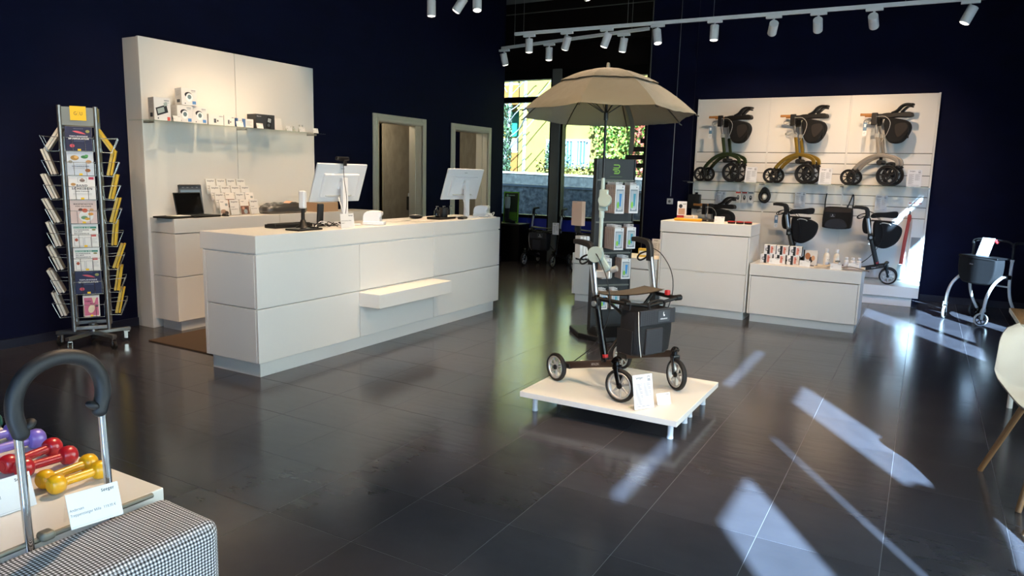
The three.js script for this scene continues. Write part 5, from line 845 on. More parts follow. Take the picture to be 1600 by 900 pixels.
{
  const Y = 1.5535, Z = -10.99, grp = 'arched rollators on the glass shelf';
  archRollator('olive green arched rollator with cork grips on the glass shelf', [-2.655, Y, Z], M.greenMetal, { group: grp });
  archRollator('gold arched rollator in the middle of the glass shelf', [-1.645, Y, Z], M.brass, { group: grp });
  archRollator('pale silver arched rollator with cork grips on the glass shelf', [-0.62, Y, Z], std(0x9a938a, 0.35, 0.35), { group: grp });
  archRollator('black arched rollator with cork grips half hidden behind the tall unit', [-2.78, 0.2625, -10.9], M.black);
  // hang tags and info sheets
  const tg = (label, x, y, z) => { const o = thing('hang_tag', label, 'price tag', [x, y, z], 0, 'hang tags on the rollators'); P(o, 'card', new THREE.BoxGeometry(0.045, 0.17, 0.0015), [plainPaper, plainPaper, plainPaper, plainPaper, tagTex, plainPaper]); P(o, 'loop', new THREE.TorusGeometry(0.012, 0.002, 5, 14).translate(0, 0.095, 0), M.steel); return o; };
  const tagTex = printed(64, 240, (g, w, h) => { g.fillStyle = '#f1f1ef'; g.fillRect(0, 0, w, h); g.fillStyle = '#5d7f9c'; g.fillRect(0, 0, w, 150); g.fillStyle = '#e9eef2'; g.fillRect(14, 24, 36, 60); lines(g, 12, 170, 40, 4, 14, '#7f8890', 4); });
  tg('narrow tag hanging from the green rollator', -2.86, 2.27, -10.88); tg('narrow blue tag hanging from the silver rollator', -0.8, 2.3, -10.88); tg('narrow blue tag hanging from the lower middle rollator', -1.8, 1.02, -10.683);
  sheet('info sheet on the shelf right of the green rollator', [-2.235, Y, -10.88], 0, 0.165, 0.225, 0.2); sheet('info sheet on the shelf right of the gold rollator', [-1.235, Y, -10.88], 0, 0.165, 0.225, 0.2); sheet('info sheet on the shelf right of the silver rollator', [-0.155, Y, -10.88], 0, 0.17, 0.225, 0.2);
  const hung = (label, x, y) => { const o = thing('info_sheet', label, 'sign', [x, y, -11.235], 0, 'info sheets hung on the slats'); P(o, 'paper', new THREE.BoxGeometry(0.15, 0.21, 0.001), [plainPaper, plainPaper, plainPaper, plainPaper, sheetTex, plainPaper], [0, 0, 0.012], [-0.06, 0, 0]); P(o, 'holder', new THREE.BoxGeometry(0.16, 0.22, 0.001), M.clearPlastic, [0, 0, 0.014], [-0.06, 0, 0]); P(o, 'hook', rb(0.03, 0.02, 0.02, 0.003, 0.05, 0.1, 0.0), M.clearPlastic); };
  hung('info sheet hung on the slats below the green rollator', -2.73, 1.3); hung('info sheet hung on the slats below the gold rollator', -1.585, 1.33); hung('info sheet hung on the slats below the silver rollator', -0.53, 1.32);
  // lower row
  const low = 'folded rollators on the lower ledge';
  rollator('folded black rollator in the middle of the ledge behind the low unit', [-1.63, 0.2625, -10.76], 0, { hw: 0.075, folded: true, lower: std(0x55524a, 0.4, 0.4), frame: M.black, accent: false, group: low });
  const r3 = rollator('folded black rollator at the right end of the ledge with large chrome wheels', [-0.6, 0.2625, -10.76], 0, { hw: 0.075, folded: true, frame: M.black, lower: M.black, group: low });
  P(r3, 'lettering', new THREE.BoxGeometry(0.12, 0.024, 0.001), [M.black, M.black, M.black, M.black, printed(256, 50, (g, w, h) => { g.fillStyle = '#0d0d0f'; g.fillRect(0, 0, w, h); text(g, 'Seeger', w / 2 - 16, h / 2, 42, '#dcdcdc'); g.strokeStyle = '#dcdcdc'; g.lineWidth = 4; g.beginPath(); g.arc(212, 26, 12, 0.5, 5.8); g.stroke(); }), M.black], [0.1, 0.218, 0.0885], [0, 0, 0.25]);
  // shoulder bag on two hooks
  const b = thing('shoulder_bag', 'dark grey rollator bag with straps hung on the slat wall', 'bag', [-1.05, 0.955, -11.13]);
  P(b, 'body', extr(smooth([[-0.185, 0.0], [-0.19, 0.02], [-0.175, 0.27], [-0.16, 0.285], [0.16, 0.28], [0.178, 0.27], [0.182, 0.02], [0.175, 0.0]], 60), 0.16, 0.025, -0.08, 3), M.fabricBlack);
  P(b, 'front_pocket', extr(smooth([[-0.15, 0.01], [-0.14, 0.08], [-0.05, 0.125], [0.06, 0.12], [0.12, 0.07], [0.13, 0.01]], 40), 0.02, 0.006, 0.074), M.fabricGrey);
  P(b, 'top_band', rb(0.34, 0.06, 0.012, 0.004, 0, 0.245, 0.08), std(0x2c2622, 0.8)); P(b, 'logo', new THREE.BoxGeometry(0.075, 0.05, 0.001), [M.fabricBlack, M.fabricBlack, M.fabricBlack, M.fabricBlack, logoBlack, M.fabricBlack], [-0.06, 0.17, 0.0815]);
  P(b, 'strap', [tube([[-0.178, 0.24, 0], [-0.185, 0.36, -0.06], [-0.18, 0.47, -0.1]], 0.008, 12, 6)], M.fabricBlack); P(b, 'strap', [tube([[0.11, 0.27, 0.02], [0.14, 0.38, -0.04], [0.165, 0.47, -0.1], [0.18, 0.38, -0.05], [0.178, 0.26, 0.0]], 0.008, 24, 6)], M.fabricBlack); P(b, 'buckle', [rb(0.022, 0.03, 0.012, 0.003, 0.115, 0.3, 0.02), rb(0.022, 0.03, 0.012, 0.003, 0.18, 0.3, 0.0)], M.black);
  P(b, 'wall_hook', [rod([-0.18, 0.465, -0.118], [-0.18, 0.465, -0.07], 0.004), rod([0.165, 0.465, -0.118], [0.165, 0.465, -0.07], 0.004)], M.chrome);
  // things hung on the slats
  const bl = thing('black_wall_box', 'black clip-on box hung at the left edge of the slat wall', 'box', [-3.1, 1.13, -11.19]); P(bl, 'case', rb(0.19, 0.22, 0.09, 0.012, -0.02, 0.11, 0, 2), M.black); P(bl, 'divider', rb(0.012, 0.22, 0.1, 0.004, -0.02, 0.112, 0.0), M.rubber); P(bl, 'hook', rb(0.04, 0.03, 0.02, 0.004, 0.0, 0.235, -0.03), M.black);
  const pk = [['#c9c4bf', '#b23a34'], ['#d2d0cd', '#6d7884']].map(([a, c]) => printed(96, 160, (g, w, h) => { g.fillStyle = a; g.fillRect(0, 0, w, h); g.fillStyle = c; g.fillRect(0, 8, w, 22); disc(g, 48, 90, 24, '#3a3c40', 34); disc(g, 48, 80, 8, '#c9c9c9'); }));
  for (let i = 0; i < 3; i++) { const o = thing('blister_pack', `small hanging blister pack on the slats, ${ORD[i]} from the left`, 'package', [-2.44 + i * 0.088, 1.25, -11.16], -0.1, 'blister packs on the slat wall'); P(o, 'card', new THREE.BoxGeometry(i < 2 ? 0.075 : 0.08, 0.17, 0.022).translate(0, 0.085, 0.03 - i * 0.012), [plainPaper, plainPaper, plainPaper, plainPaper, pk[i < 2 ? 0 : 1], plainPaper]); P(o, 'hook', rod([0, 0.16, -0.08], [0, 0.16, 0.06], 0.003, 0.003, 6), M.chrome); }
  const ho = thing('drink_holder', 'black ring-shaped holder hung on the slats beside the blister packs', 'holder', [-2.07, 1.355, -11.15]); P(ho, 'ring', new THREE.TorusGeometry(0.068, 0.026, 10, 28).scale(0.95, 1.1, 1), M.black); P(ho, 'peak', bar([[-0.05, 0.06], [-0.01, 0.12], [0.03, 0.1], [0.06, 0.04]], 0.04, 0.04, 0, 12), M.black); P(ho, 'cushion', new THREE.SphereGeometry(0.045, 16, 12).scale(0.8, 0.9, 0.5).translate(0, -0.01, 0.005), M.satin); P(ho, 'hook', rod([0, 0.06, -0.095], [0, 0.06, 0], 0.004), M.chrome);
  const rs = thing('folded_stick', 'red folded walking stick in a clear pack at the right of the slat wall', 'stick', [-0.17, 0.5, -11.16]); P(rs, 'stick', [bar([[-0.035, 0], [-0.02, 0.3], [0.0, 0.55], [0.005, 0.68]], 0.05, 0.03, 0, 12, 0.04)], std(0xb0453c, 0.5)); P(rs, 'tip', rod([0.005, 0.68, 0], [0.006, 0.73, 0], 0.012, 0.008), M.rubber); P(rs, 'handle_fold', bar([[0.0, 0.55], [0.02, 0.62], [0.016, 0.67]], 0.025, 0.025, 0.02, 8), std(0xb0453c, 0.5)); P(rs, 'hook', rod([0.005, 0.7, -0.09], [0.005, 0.7, 0.01], 0.004), M.chrome);
  const pkT = printed(128, 256, (g, w, h) => { g.fillStyle = '#dfe3e2'; g.fillRect(0, 0, w, h); g.fillStyle = '#8d9498'; g.fillRect(8, 90, w - 16, 60); g.fillStyle = '#e9ecea'; g.beginPath(); g.moveTo(20, 150); g.lineTo(60, 150); g.lineTo(40, 200); g.fill(); g.fillStyle = '#9fb9bb'; for (let i = 0; i < 14; i++) g.fillRect(10 + (i * 37) % 100, 190 + (i * 23) % 56, 22, 8); });
  const pb = thing('spare_part_bag', 'clear bag with pale blue parts hung right of the red stick', 'package', [-0.06, 0.42, -11.2]); P(pb, 'pouch', new THREE.BoxGeometry(0.13, 0.7, 0.02).translate(0, 0.35, 0), [plainPaper, plainPaper, plainPaper, plainPaper, pkT, plainPaper]); P(pb, 'hook', rod([0, 0.69, -0.048], [0, 0.69, 0.03], 0.003), M.chrome);
  const pc = thing('spare_part_bag', 'pale blue packet hung low under the red stick', 'package', [-0.2, 0.29, -11.19]); P(pc, 'pouch', new THREE.BoxGeometry(0.1, 0.2, 0.02).translate(0, 0.1, 0), std(0xb9cfd0, 0.5)); P(pc, 'hook', rod([0, 0.19, -0.058], [0, 0.19, 0.02], 0.003), M.chrome);
  const lb = thing('brand_strip', 'white label strip with red marks at the top of the stick display', 'sign', [-0.11, 1.33, -11.23]); P(lb, 'strip', new THREE.BoxGeometry(0.19, 0.06, 0.01), [plainPaper, plainPaper, plainPaper, plainPaper, printed(200, 64, (g, w, h) => { g.fillStyle = '#ecebe9'; g.fillRect(0, 0, w, h); for (let i = 0; i < 3; i++) { g.fillStyle = '#a8352f'; g.fillRect(16 + i * 62, 24, 34, 14); } }), plainPaper]); P(lb, 'arm', rod([0, 0.02, -0.018], [0, 0.02, 0.0], 0.004), M.chrome);
}
// ---------------------------------------------------------------- goods on the white display units
{
  const Y = 1.0908;
  const bk = thing('bandage_carton', 'white and red carton with a knee picture standing on the tall unit', 'carton', [-2.56, Y, -8.66], 0.25); P(bk, 'body', new THREE.BoxGeometry(0.11, 0.22, 0.05).translate(0, 0.11, 0), [plainPaper, plainPaper, plainPaper, plainPaper, printed(128, 240, (g, w, h) => { g.fillStyle = '#f1eeeb'; g.fillRect(0, 0, w, h); disc(g, 46, 60, 24, '#26201e', 26); g.fillStyle = '#c99a78'; g.fillRect(16, 90, 90, 80); g.fillStyle = '#b3262a'; g.fillRect(0, 180, w, 60); text(g, 'medi', 96, 30, 20, '#555'); }), plainPaper]); P(bk, 'flap', rb(0.108, 0.002, 0.024, 0.0006, 0, 0.221, 0.012), plainPaper);
  const ch = thing('yellow_pouch', 'yellow packet lying on the left of the tall unit', 'package', [-2.42, Y, -8.48], 0.1); P(ch, 'pack', rb(0.32, 0.03, 0.13, 0.012, 0, 0.016, 0, 2), std(0xe3a21c, 0.5)); P(ch, 'label', rb(0.18, 0.002, 0.08, 0.0008, 0.03, 0.0318, 0), plainPaper);
  const sm = thing('small_parcel', 'small pale packet lying on the yellow packet', 'package', [-2.4, Y + 0.034, -8.5], 0.4); P(sm, 'pack', rb(0.16, 0.03, 0.06, 0.008, 0, 0.0155, 0, 2), std(0xd8c3a8, 0.6)); P(sm, 'band', rb(0.02, 0.032, 0.062, 0.006, 0.03, 0.0158, 0), M.paper);
  tentCard('white price card in the middle of the tall unit top', [-2.04, Y + 0.001, -8.4], 0.02, 0.115, 0.075, priceTex, 0.25);
  [-1.9, -1.81, -1.72].forEach((x, i) => { const o = thing('red_tin', `flat round red tin on the tall unit, ${ORD[i]} from the left`, 'tin', [x, Y, -8.41 - i * 0.012], 0, 'red tins on the tall unit'); P(o, 'body', lathe([[0, 0.001], [0.042, 0.001], [0.042, 0.018], [0, 0.018]], 24), M.black); P(o, 'lid', lathe([[0, 0.018], [0.044, 0.018], [0.044, 0.028], [0.04, 0.03], [0, 0.03]], 24), M.red); });
  [[-1.985, 'left'], [-1.95, 'right']].forEach(([x, n], i) => { if (i) return; const o = thing('black_case', 'black case beside the price card on the tall unit', 'case', [-2.2, Y, -8.55], 0); P(o, 'case', rb(0.14, 0.03, 0.1, 0.006, 0, 0.016, 0), M.black); P(o, 'latch', rb(0.02, 0.012, 0.004, 0.001, 0, 0.016, 0.051), M.steel); });
  const L = 0.6658;
  const camArt = printed(200, 140, (g, w, h) => { g.fillStyle = '#e9e4e2'; g.fillRect(0, 0, w, h); g.fillStyle = '#1c1a1b'; g.fillRect(56, 0, 44, h); disc(g, 46, 70, 26, '#2a2728'); disc(g, 46, 70, 16, '#e9e4e2'); disc(g, 46, 70, 9, '#2a2728'); g.fillStyle = '#d98b78'; g.fillRect(112, 16, 40, 106); g.fillStyle = '#d8cfc4'; g.fillRect(156, 12, 34, 80); disc(g, 146, 52, 12, '#c25a4a'); });
  const dk = std(0x2b2829, 0.6);
  [[-1.5, 0], [-1.36, 0], [-1.215, 0], [-1.47, 1], [-1.335, 1], [-1.195, 1]].forEach(([x, k], i) => carton('massage_carton', `pink, black and white carton, ${ORD[i % 3]} in the ${k ? 'upper' : 'lower'} row on the low unit`, 'carton', [0.125, 0.1, 0.1], [x, L + k * 0.1035, -8.52], 0.04, camArt, dk, 'cartons on the low unit'));
  const pic = thing('picture_display', 'small display card with warm body photos behind the cartons', 'display', [-1.045, L, -8.55], -0.1); P(pic, 'card', new THREE.BoxGeometry(0.15, 0.17, 0.012).translate(0, 0.085, 0), [dk, dk, dk, dk, printed(160, 180, (g, w, h) => { g.fillStyle = '#ded8d2'; g.fillRect(0, 0, w, h); disc(g, 50, 70, 30, '#b8764c', 40); disc(g, 88, 110, 20, '#3a2a26', 34); disc(g, 112, 90, 20, '#cf9a74', 30); g.fillStyle = '#23201f'; g.fillRect(0, 0, 16, h); }), dk]); P(pic, 'foot', rb(0.15, 0.006, 0.08, 0.002, 0, 0.003, 0), dk);
  const lotion = printed(128, 128, (g, w, h) => { g.fillStyle = '#efe9e0'; g.fillRect(0, 0, w, h); text(g, 'Lotion', w / 2, 34, 22, '#5c6672'); lines(g, 30, 54, 68, 2, 10, '#9aa3ac', 3); g.fillStyle = '#c9d3e6'; g.fillRect(20, 72, 88, 50); disc(g, 92, 106, 12, '#4d5a9a'); });
  [[-0.875, 'left'], [-0.775, 'right']].forEach(([x, n]) => { const o = thing('lotion_bottle', `tall white lotion bottle, ${n} of the pair on the low unit`, 'bottle', [x, L, -8.5], -1.2, 'lotion bottles on the low unit'); P(o, 'bottle', lathe([[0, 0], [0.034, 0], [0.038, 0.006], [0.038, 0.125], [0.032, 0.145], [0.018, 0.158], [0.018, 0.162], [0, 0.162]], 24).scale(1, 1, 0.8), std(0xebe2d4, 0.4)); P(o, 'label', new THREE.CylinderGeometry(0.0386, 0.0386, 0.09, 24, 1, true).scale(1, 1, 0.8).translate(0, 0.066, 0), new THREE.MeshStandardMaterial({ map: lotion.map, roughness: 0.5 })); P(o, 'cap', lathe([[0, 0.204], [0.017, 0.204], [0.019, 0.2], [0.019, 0.163], [0, 0.163]], 20), M.plasticWhite); });
  [-0.68, -0.617, -0.555].forEach((x, i) => { const o = thing('small_bottle', `small white bottle, ${ORD[i]} of the three on the low unit`, 'bottle', [x, L, -8.56], 0, 'small bottles on the low unit'); P(o, 'bottle', lathe([[0, 0], [0.022, 0], [0.024, 0.005], [0.024, 0.078], [0.018, 0.09], [0, 0.09]], 20), std(0xe6e2df, 0.4)); P(o, 'cap', lathe([[0, 0.122], [0.015, 0.122], [0.016, 0.118], [0.016, 0.091], [0, 0.091]], 18), M.plasticWhite); P(o, 'label', new THREE.CylinderGeometry(0.0245, 0.0245, 0.05, 20, 1, true).translate(0, 0.04, 0), std(0xd9dbe4, 0.6)); });
  const lt = thing('leather_strap', 'pale strap with dark clips lying before the lotion bottles', 'strap', [-0.86, L, -8.385], 0.15); P(lt, 'band', bar([[-0.12, 0.012], [-0.05, 0.018], [0.05, 0.04], [0.12, 0.065]], 0.02, 0.05, 0, 14), std(0xd8c4a8, 0.6)); P(lt, 'clip', rb(0.05, 0.016, 0.02, 0.004, 0.11, 0.084, 0.0), M.frameGrey); P(lt, 'stud', rod([-0.1, 0.02, 0], [-0.1, 0.027, 0], 0.006), M.black);
  const bs = thing('back_strap', 'flat grey support strap at the right end of the low unit', 'strap', [-0.57, L, -8.385], -0.12); P(bs, 'band', extr(smooth([[-0.13, 0.0], [-0.05, 0.05], [0.06, 0.05], [0.13, 0.02], [0.06, -0.03], [-0.06, -0.04]], 40), 0.012, 0.003).rotateX(-Math.PI / 2).translate(0, 0.001, 0), std(0x9a9492, 0.7)); P(bs, 'cord', tube([[-0.16, 0.02, -0.06], [-0.05, 0.03, -0.04], [0.06, 0.02, 0.0], [0.14, 0.006, 0.04]], 0.005, 24, 6), M.frameGrey);
  [[-1.4, -8.4, 'before the pink cartons'], [-1.08, -8.4, 'before the picture display'], [-0.76, -8.345, 'right of the pale strap'], [-0.6, -8.5, 'before the small bottles']].forEach(([x, z, w]) => tentCard(`white price card on the low unit ${w}`, [x, L + 0.001, z], 0.02, 0.11, 0.065, priceTex, 0.2, 'price cards on the low unit'));
  // on the left low unit
  const pp = thing('shopping_bag', 'white paper packets standing on the half-hidden low unit', 'package', [-3.45, 0.6208, -8.55]); for (let i = 0; i < 3; i++) P(pp, 'packet', rb(0.03, 0.22, 0.14, 0.006, -0.05 + i * 0.05, 0.11, 0), M.paper);
  const bx = thing('bandage_carton', 'yellow and white carton on the half-hidden low unit', 'carton', [-2.95, 0.6208, -8.5], 0.2); P(bx, 'body', rb(0.14, 0.1, 0.1, 0.002, 0, 0.05, 0), std(0xd9b13c, 0.6)); P(bx, 'label', rb(0.12, 0.05, 0.002, 0.0008, 0, 0.05, 0.051), M.paper);
  sheet('white info sheet standing at the back of the half-hidden low unit', [-2.85, 0.6208, -8.68], 0, 0.15, 0.21, 0.1);
}
// ---------------------------------------------------------------- dark package stand
{
  const O = V(-2.66, 0, -6.7), TH = 0.86, o = thing('package_stand', 'dark grey free-standing package display with green emblem', 'display stand', O.toArray(), TH);
  P(o, 'panel', rb2(-0.2, 0.2, 0.03, 1.76, -0.055, 0.0, 0.004), M.darkBoard);
  P(o, 'side_rail', [rb2(-0.215, -0.2, 0.03, 1.76, -0.06, 0.01, 0.002), rb2(0.2, 0.215, 0.03, 1.76, -0.06, 0.01, 0.002)], std(0x3a3b3c, 0.45, 0.4));
  P(o, 'base', extr([[-0.3, -0.3], [0.3, -0.3], [0.34, 0.05], [0.2, 0.3], [-0.24, 0.3], [-0.36, 0.05]], 0.05, 0.006).rotateX(Math.PI / 2).translate(0, 0.052, 0), M.black);
  P(o, 'foot_wedge', extr([[-0.3, 0.05], [-0.02, 0.05], [-0.12, 0.13], [-0.18, 0.13]], 0.5, 0.004, -0.25).rotateY(Math.PI / 2), M.black);
  P(o, 'sign', new THREE.BoxGeometry(0.38, 0.36, 0.004).translate(0, 1.575, 0.003), [M.darkBoard, M.darkBoard, M.darkBoard, M.darkBoard, printed(256, 244, (g, w, h) => { g.fillStyle = '#2c2f31'; g.fillRect(0, 0, w, h); g.strokeStyle = '#8fc63f'; g.lineWidth = 7; g.lineCap = 'round'; g.beginPath(); g.moveTo(112, 36); g.lineTo(142, 36); g.arc(142, 46, 10, -1.57, 1.57); g.lineTo(110, 56); g.stroke(); g.beginPath(); g.moveTo(106, 68); g.lineTo(140, 68); g.arc(140, 80, 12, -1.57, 1.57); g.lineTo(116, 92); g.stroke(); g.beginPath(); g.moveTo(118, 80); g.lineTo(136, 80); g.stroke(); g.fillStyle = '#6f8f4a'; g.fillRect(84, 112, 88, 2); text(g, 'BAUERFEIND', w / 2, 142, 27, '#b5c4a2', 'sans-serif', 'normal'); text(g, 'SPORTS', w / 2, 174, 27, '#b5c4a2', 'sans-serif', 'normal'); }), M.darkBoard]);
  const tex = [['#3a8fd0', '#7fc244'], ['#4aa0b8', '#8fd04a'], ['#2f9ad8', '#a3d65a']].map(([a, c]) => printed(128, 200, (g, w, h) => { g.fillStyle = '#eceae8'; g.fillRect(0, 0, w, h); disc(g, w - 30, 14, 5, '#333'); g.fillStyle = '#8f979c'; g.fillRect(14, 30, w - 28, h - 44); g.fillStyle = '#b9c2c6'; g.fillRect(22, 40, w - 44, h - 70); g.fillStyle = a; g.beginPath(); g.moveTo(56, 60); g.lineTo(90, 60); g.lineTo(80, 150); g.lineTo(60, 150); g.fill(); disc(g, 42, 140, 16, c, 24); text(g, 'Sports', w / 2, h - 30, 16, '#f1f1f1'); }));
  const kraft = std(0xc9ab96, 0.8), wht = std(0xd6d4d2, 0.7);
  const side = printed(64, 128, (g, w, h) => { g.fillStyle = '#c9ae9c'; g.fillRect(0, 0, w, h); disc(g, 32, 14, 6, '#4a3f3a'); lines(g, 26, 36, 12, 8, 10, '#8f7666', 4); });
  const rowName = ['top', 'second', 'third', 'lowest'];
  const q = new THREE.Matrix4().makeRotationY(TH);
  const rows = [[1.24, 0.3, 0.1, [[-0.06, 6, 0], [0.13, 4, 1]]], [0.89, 0.24, 0.1, [[-0.05, 6, 1], [0.14, 3, 1]]], [0.595, 0.23, 0.1, [[-0.11, 3, 2], [0.08, 4, 0]]], [0.29, 0.21, 0.085, [[-0.13, 3, 0], [0.0, 3, 1]]]];
  rows.forEach(([y, h, w, stacks], r) => {
    P(o, 'hanging_rail', rb2(-0.2, 0.2, y + h + 0.005, y + h + 0.02, 0.0, 0.01, 0.002), M.frameGrey);
    for (const [x, n, t] of stacks) {
      P(o, 'peg', rod([x, y + h - 0.012, 0], [x, y + h - 0.012, 0.05 + n * 0.036], 0.003, 0.003, 6), M.steel);
      for (let i = 0; i < n; i++) {
        const p = V(x, y, 0.03 + i * 0.035).applyMatrix4(q).add(O);
        const b = thing('hanging_package', `sports bandage pack, ${i === n - 1 ? 'foremost' : ORD[n - 1 - i] + ' from the front'}, ${x === stacks[0][0] ? 'left' : 'right'} peg of the ${rowName[r]} row`, 'package', p.toArray(), TH, 'sports packs on the dark stand');
        P(b, 'box', new THREE.BoxGeometry(w, h - 0.03, 0.031).translate(0, (h - 0.03) / 2, 0), [side, side, kraft, kraft, tex[t], kraft]);
        P(b, 'hang_tab', rb(w * 0.7, 0.028, 0.002, 0.0006, 0, h - 0.017, -0.012), wht);
      }
    }
  });
  // goods hung on the stand's back edge
  const bk = thing('sock_pack', 'pack with a black sock sample hung on the left edge of the dark stand', 'package', V(-0.33, 1.1, -0.12).applyMatrix4(q).add(O).toArray(), TH - 1.2); P(bk, 'box', rb(0.14, 0.24, 0.05, 0.003, 0, 0.12, 0), kraft); P(bk, 'sock', new THREE.SphereGeometry(0.05, 14, 10).scale(0.8, 1.0, 0.4).translate(0.0, -0.03, 0.0), M.fabricBlack); P(bk, 'peg', rod([0, 0.23, -0.1], [0, 0.23, 0.06], 0.003), M.steel);
  for (let i = 0; i < 3; i++) { const b = thing('sock_pack', `white pack hung low on the left edge of the dark stand, ${ORD[i]} from the stand`, 'package', V(-0.255 - i * 0.035, 0.78, -0.09).applyMatrix4(q).add(O).toArray(), TH - Math.PI / 2, 'white packs at the stand edge'); P(b, 'box', rb(0.12, 0.22, 0.03, 0.003, 0, 0.11, 0), M.paper); P(b, 'foot', rb(0.1, 0.02, 0.02, 0.004, 0, -0.01, 0), M.black); }
}
// ---------------------------------------------------------------- foreground table with dumbbells, shopping trolley
{
  const T = thing('display_table', 'white display table in the left foreground', 'table', [0, 0, 0]);
  P(T, 'top', rb2(-3.0, -1.57, 0.76, 0.8, -1.042, 0.3, 0.003), M.white);
  P(T, 'front_panel', rb2(-2.98, -1.6, 0.08, 0.758, -1.0, -0.98, 0.002), M.white); P(T, 'side_panel', rb2(-1.62, -1.6, 0.08, 0.758, -0.978, 0.28, 0.002), M.white); P(T, 'side_panel', rb2(-2.98, -2.96, 0.08, 0.758, -0.978, 0.28, 0.002), M.white);
  P(T, 'plinth', b2(-2.94, -1.64, 0, 0.08, -0.96, 0.26), M.whiteSide);
  const Y = 0.8008;
  function dumbbell(label, a, b, r, color) {
    const mid = [(a[0] + b[0]) / 2, Y, (a[1] + b[1]) / 2], L = Math.hypot(b[0] - a[0], b[1] - a[1]) / 2, turn = Math.atan2(-(b[1] - a[1]), b[0] - a[0]);
    const o = thing('dumbbell', label, 'dumbbell', mid, turn, 'vinyl dumbbells on the foreground table'), m = phy({ color, roughness: 0.3, clearcoat: 0.6, clearcoatRoughness: 0.25 });
    const head = () => { const g = lathe([[0, -r * 0.78], [r * 0.62, -r * 0.75], [r * 0.86, -r * 0.55], [r, -r * 0.2], [r, r * 0.25], [r * 0.86, r * 0.6], [r * 0.6, r * 0.78], [0, r * 0.8]], 28); return g.rotateZ(-Math.PI / 2); };
    P(o, 'grip', rod([-L, r, 0], [L, r, 0], r * 0.47, r * 0.47, 20), m);
    P(o, 'head', head().translate(-L, r, 0), m); P(o, 'head', head().rotateY(Math.PI).translate(L, r, 0), m);
    P(o, 'end_mark', new THREE.CylinderGeometry(r * 0.5, r * 0.5, 0.001, 20).rotateZ(Math.PI / 2).translate(-L - r * 0.79, r, 0), std(color, 0.5));
  }
  dumbbell('yellow dumbbell, rear one of the yellow pair', [-1.8, -0.886], [-1.813, -0.999], 0.0235, 0xe8ac10);
  dumbbell('yellow dumbbell, front one of the yellow pair', [-1.749, -0.884], [-1.747, -0.989], 0.0235, 0xe8ac10);
  dumbbell('red dumbbell, rear one of the red pair', [-1.966, -0.884], [-1.995, -1.006], 0.025, 0xb51622);
  dumbbell('red dumbbell, front one of the red pair', [-1.909, -0.892], [-1.902, -0.997], 0.025, 0xb51622);
  dumbbell('purple dumbbell, front one of the purple pair', [-2.09, -0.87], [-2.089, -1.012], 0.027, 0x7a63b8);
  dumbbell('purple dumbbell, rear one of the purple pair', [-2.19, -0.88], [-2.2, -1.01], 0.027, 0x7a63b8);
  dumbbell('dark green dumbbell at the left picture edge', [-2.32, -0.885], [-2.326, -1.012], 0.028, 0x14453c);
  const big = cardTex('Seeger ♂', ['Andersen', 'Treppensteiger Milla   119,95 €'], 512, 320);
  tentCard('white price card leaning at the table edge before the trolley bag', [-1.508, 0.812, -0.842], Math.PI / 2 - 0.2, 0.105, 0.075, big, 0.35);
  const c2 = cardTex('Seeger', ['Hantel   0,5 kg', '9,95 €'], 512, 320);
  tentCard('price card in front of the red dumbbells at the left edge', [-1.73, Y + 0.001, -0.77], Math.PI / 2 - 0.05, 0.115, 0.08, c2, 0.35);
  // gingham shopping trolley
  const gingham = dataTex(256, 256, (u, v) => { const a = (u * 8) % 1 < 0.5, b = (v * 8) % 1 < 0.5, n = 0.03 * n2b(u * 90, v * 90), k = (a && b ? 0.13 : a || b ? 0.5 : 0.9) + n; return [k, k, k * 1.03]; }, true);
  const cloth = new THREE.MeshStandardMaterial({ map: gingham, roughness: 0.9, bumpMap: fabricBump, bumpScale: 0.0003 });
  const tr = thing('shopping_trolley', 'shopping trolley with black and white gingham bag and black arched handle', 'shopping trolley', [0, 0, 0]);
  const g = new RoundedBoxGeometry(0.215, 0.62, 0.52, 6, 0.035), p = g.attributes.position, n = g.attributes.normal, uv = g.attributes.uv;
  for (let i = 0; i < p.count; i++) {
    let x = p.getX(i), y = p.getY(i), z = p.getZ(i); const ax = Math.abs(n.getX(i)), ay = Math.abs(n.getY(i)), az = Math.abs(n.getZ(i));
    if (ay >= ax && ay >= az) uv.setXY(i, x / 0.064, z / 0.064); else if (ax >= az) uv.setXY(i, (y + 0.1) / 0.064, z / 0.064); else uv.setXY(i, x / 0.064, y / 0.064);
    const up = (y + 0.31) / 0.62; p.setXYZ(i, x * (1 + 0.04 * n2a(z * 6, y * 5)) + 0.01 * up, y + 0.006 * n2b(x * 9, z * 9) - (x > 0 ? 0.01 * up : 0), z + 0.006 * n2a(y * 7, x * 12));
  }
  g.computeVertexNormals();
  P(tr, 'bag', g, cloth, [-1.444, 0.492, -0.765]);
  P(tr, 'flap_seam', tube([[-1.552, 0.801, -1.0], [-1.552, 0.803, -0.76], [-1.552, 0.801, -0.53]], 0.006, 20, 6), M.frameGrey);
  P(tr, 'brand_tab', new THREE.BoxGeometry(0.0025, 0.055, 0.018), [printed(64, 180, (g2, w, h) => { g2.fillStyle = '#1b1d22'; g2.fillRect(0, 0, w, h); g2.strokeStyle = '#c9ccd2'; g2.lineWidth = 3; g2.strokeRect(8, 10, w - 16, h - 20); g2.save(); g2.translate(w / 2, h / 2); g2.rotate(-Math.PI / 2); text(g2, 'Andersen', 0, 0, 28, '#d5d8dc'); g2.restore(); }), M.black, M.black, M.black, M.black, M.black], [-1.3335, 0.75, -0.985], [0, -0.25, 0.05]);
  for (const [z, z2] of [[-0.73, -0.716], [-0.905, -0.888]]) P(tr, 'handle_tube', rod([-1.549, 0.12, z - 0.003], [-1.547, 1.085, z2], 0.0085, 0.0085, 16), M.chrome);
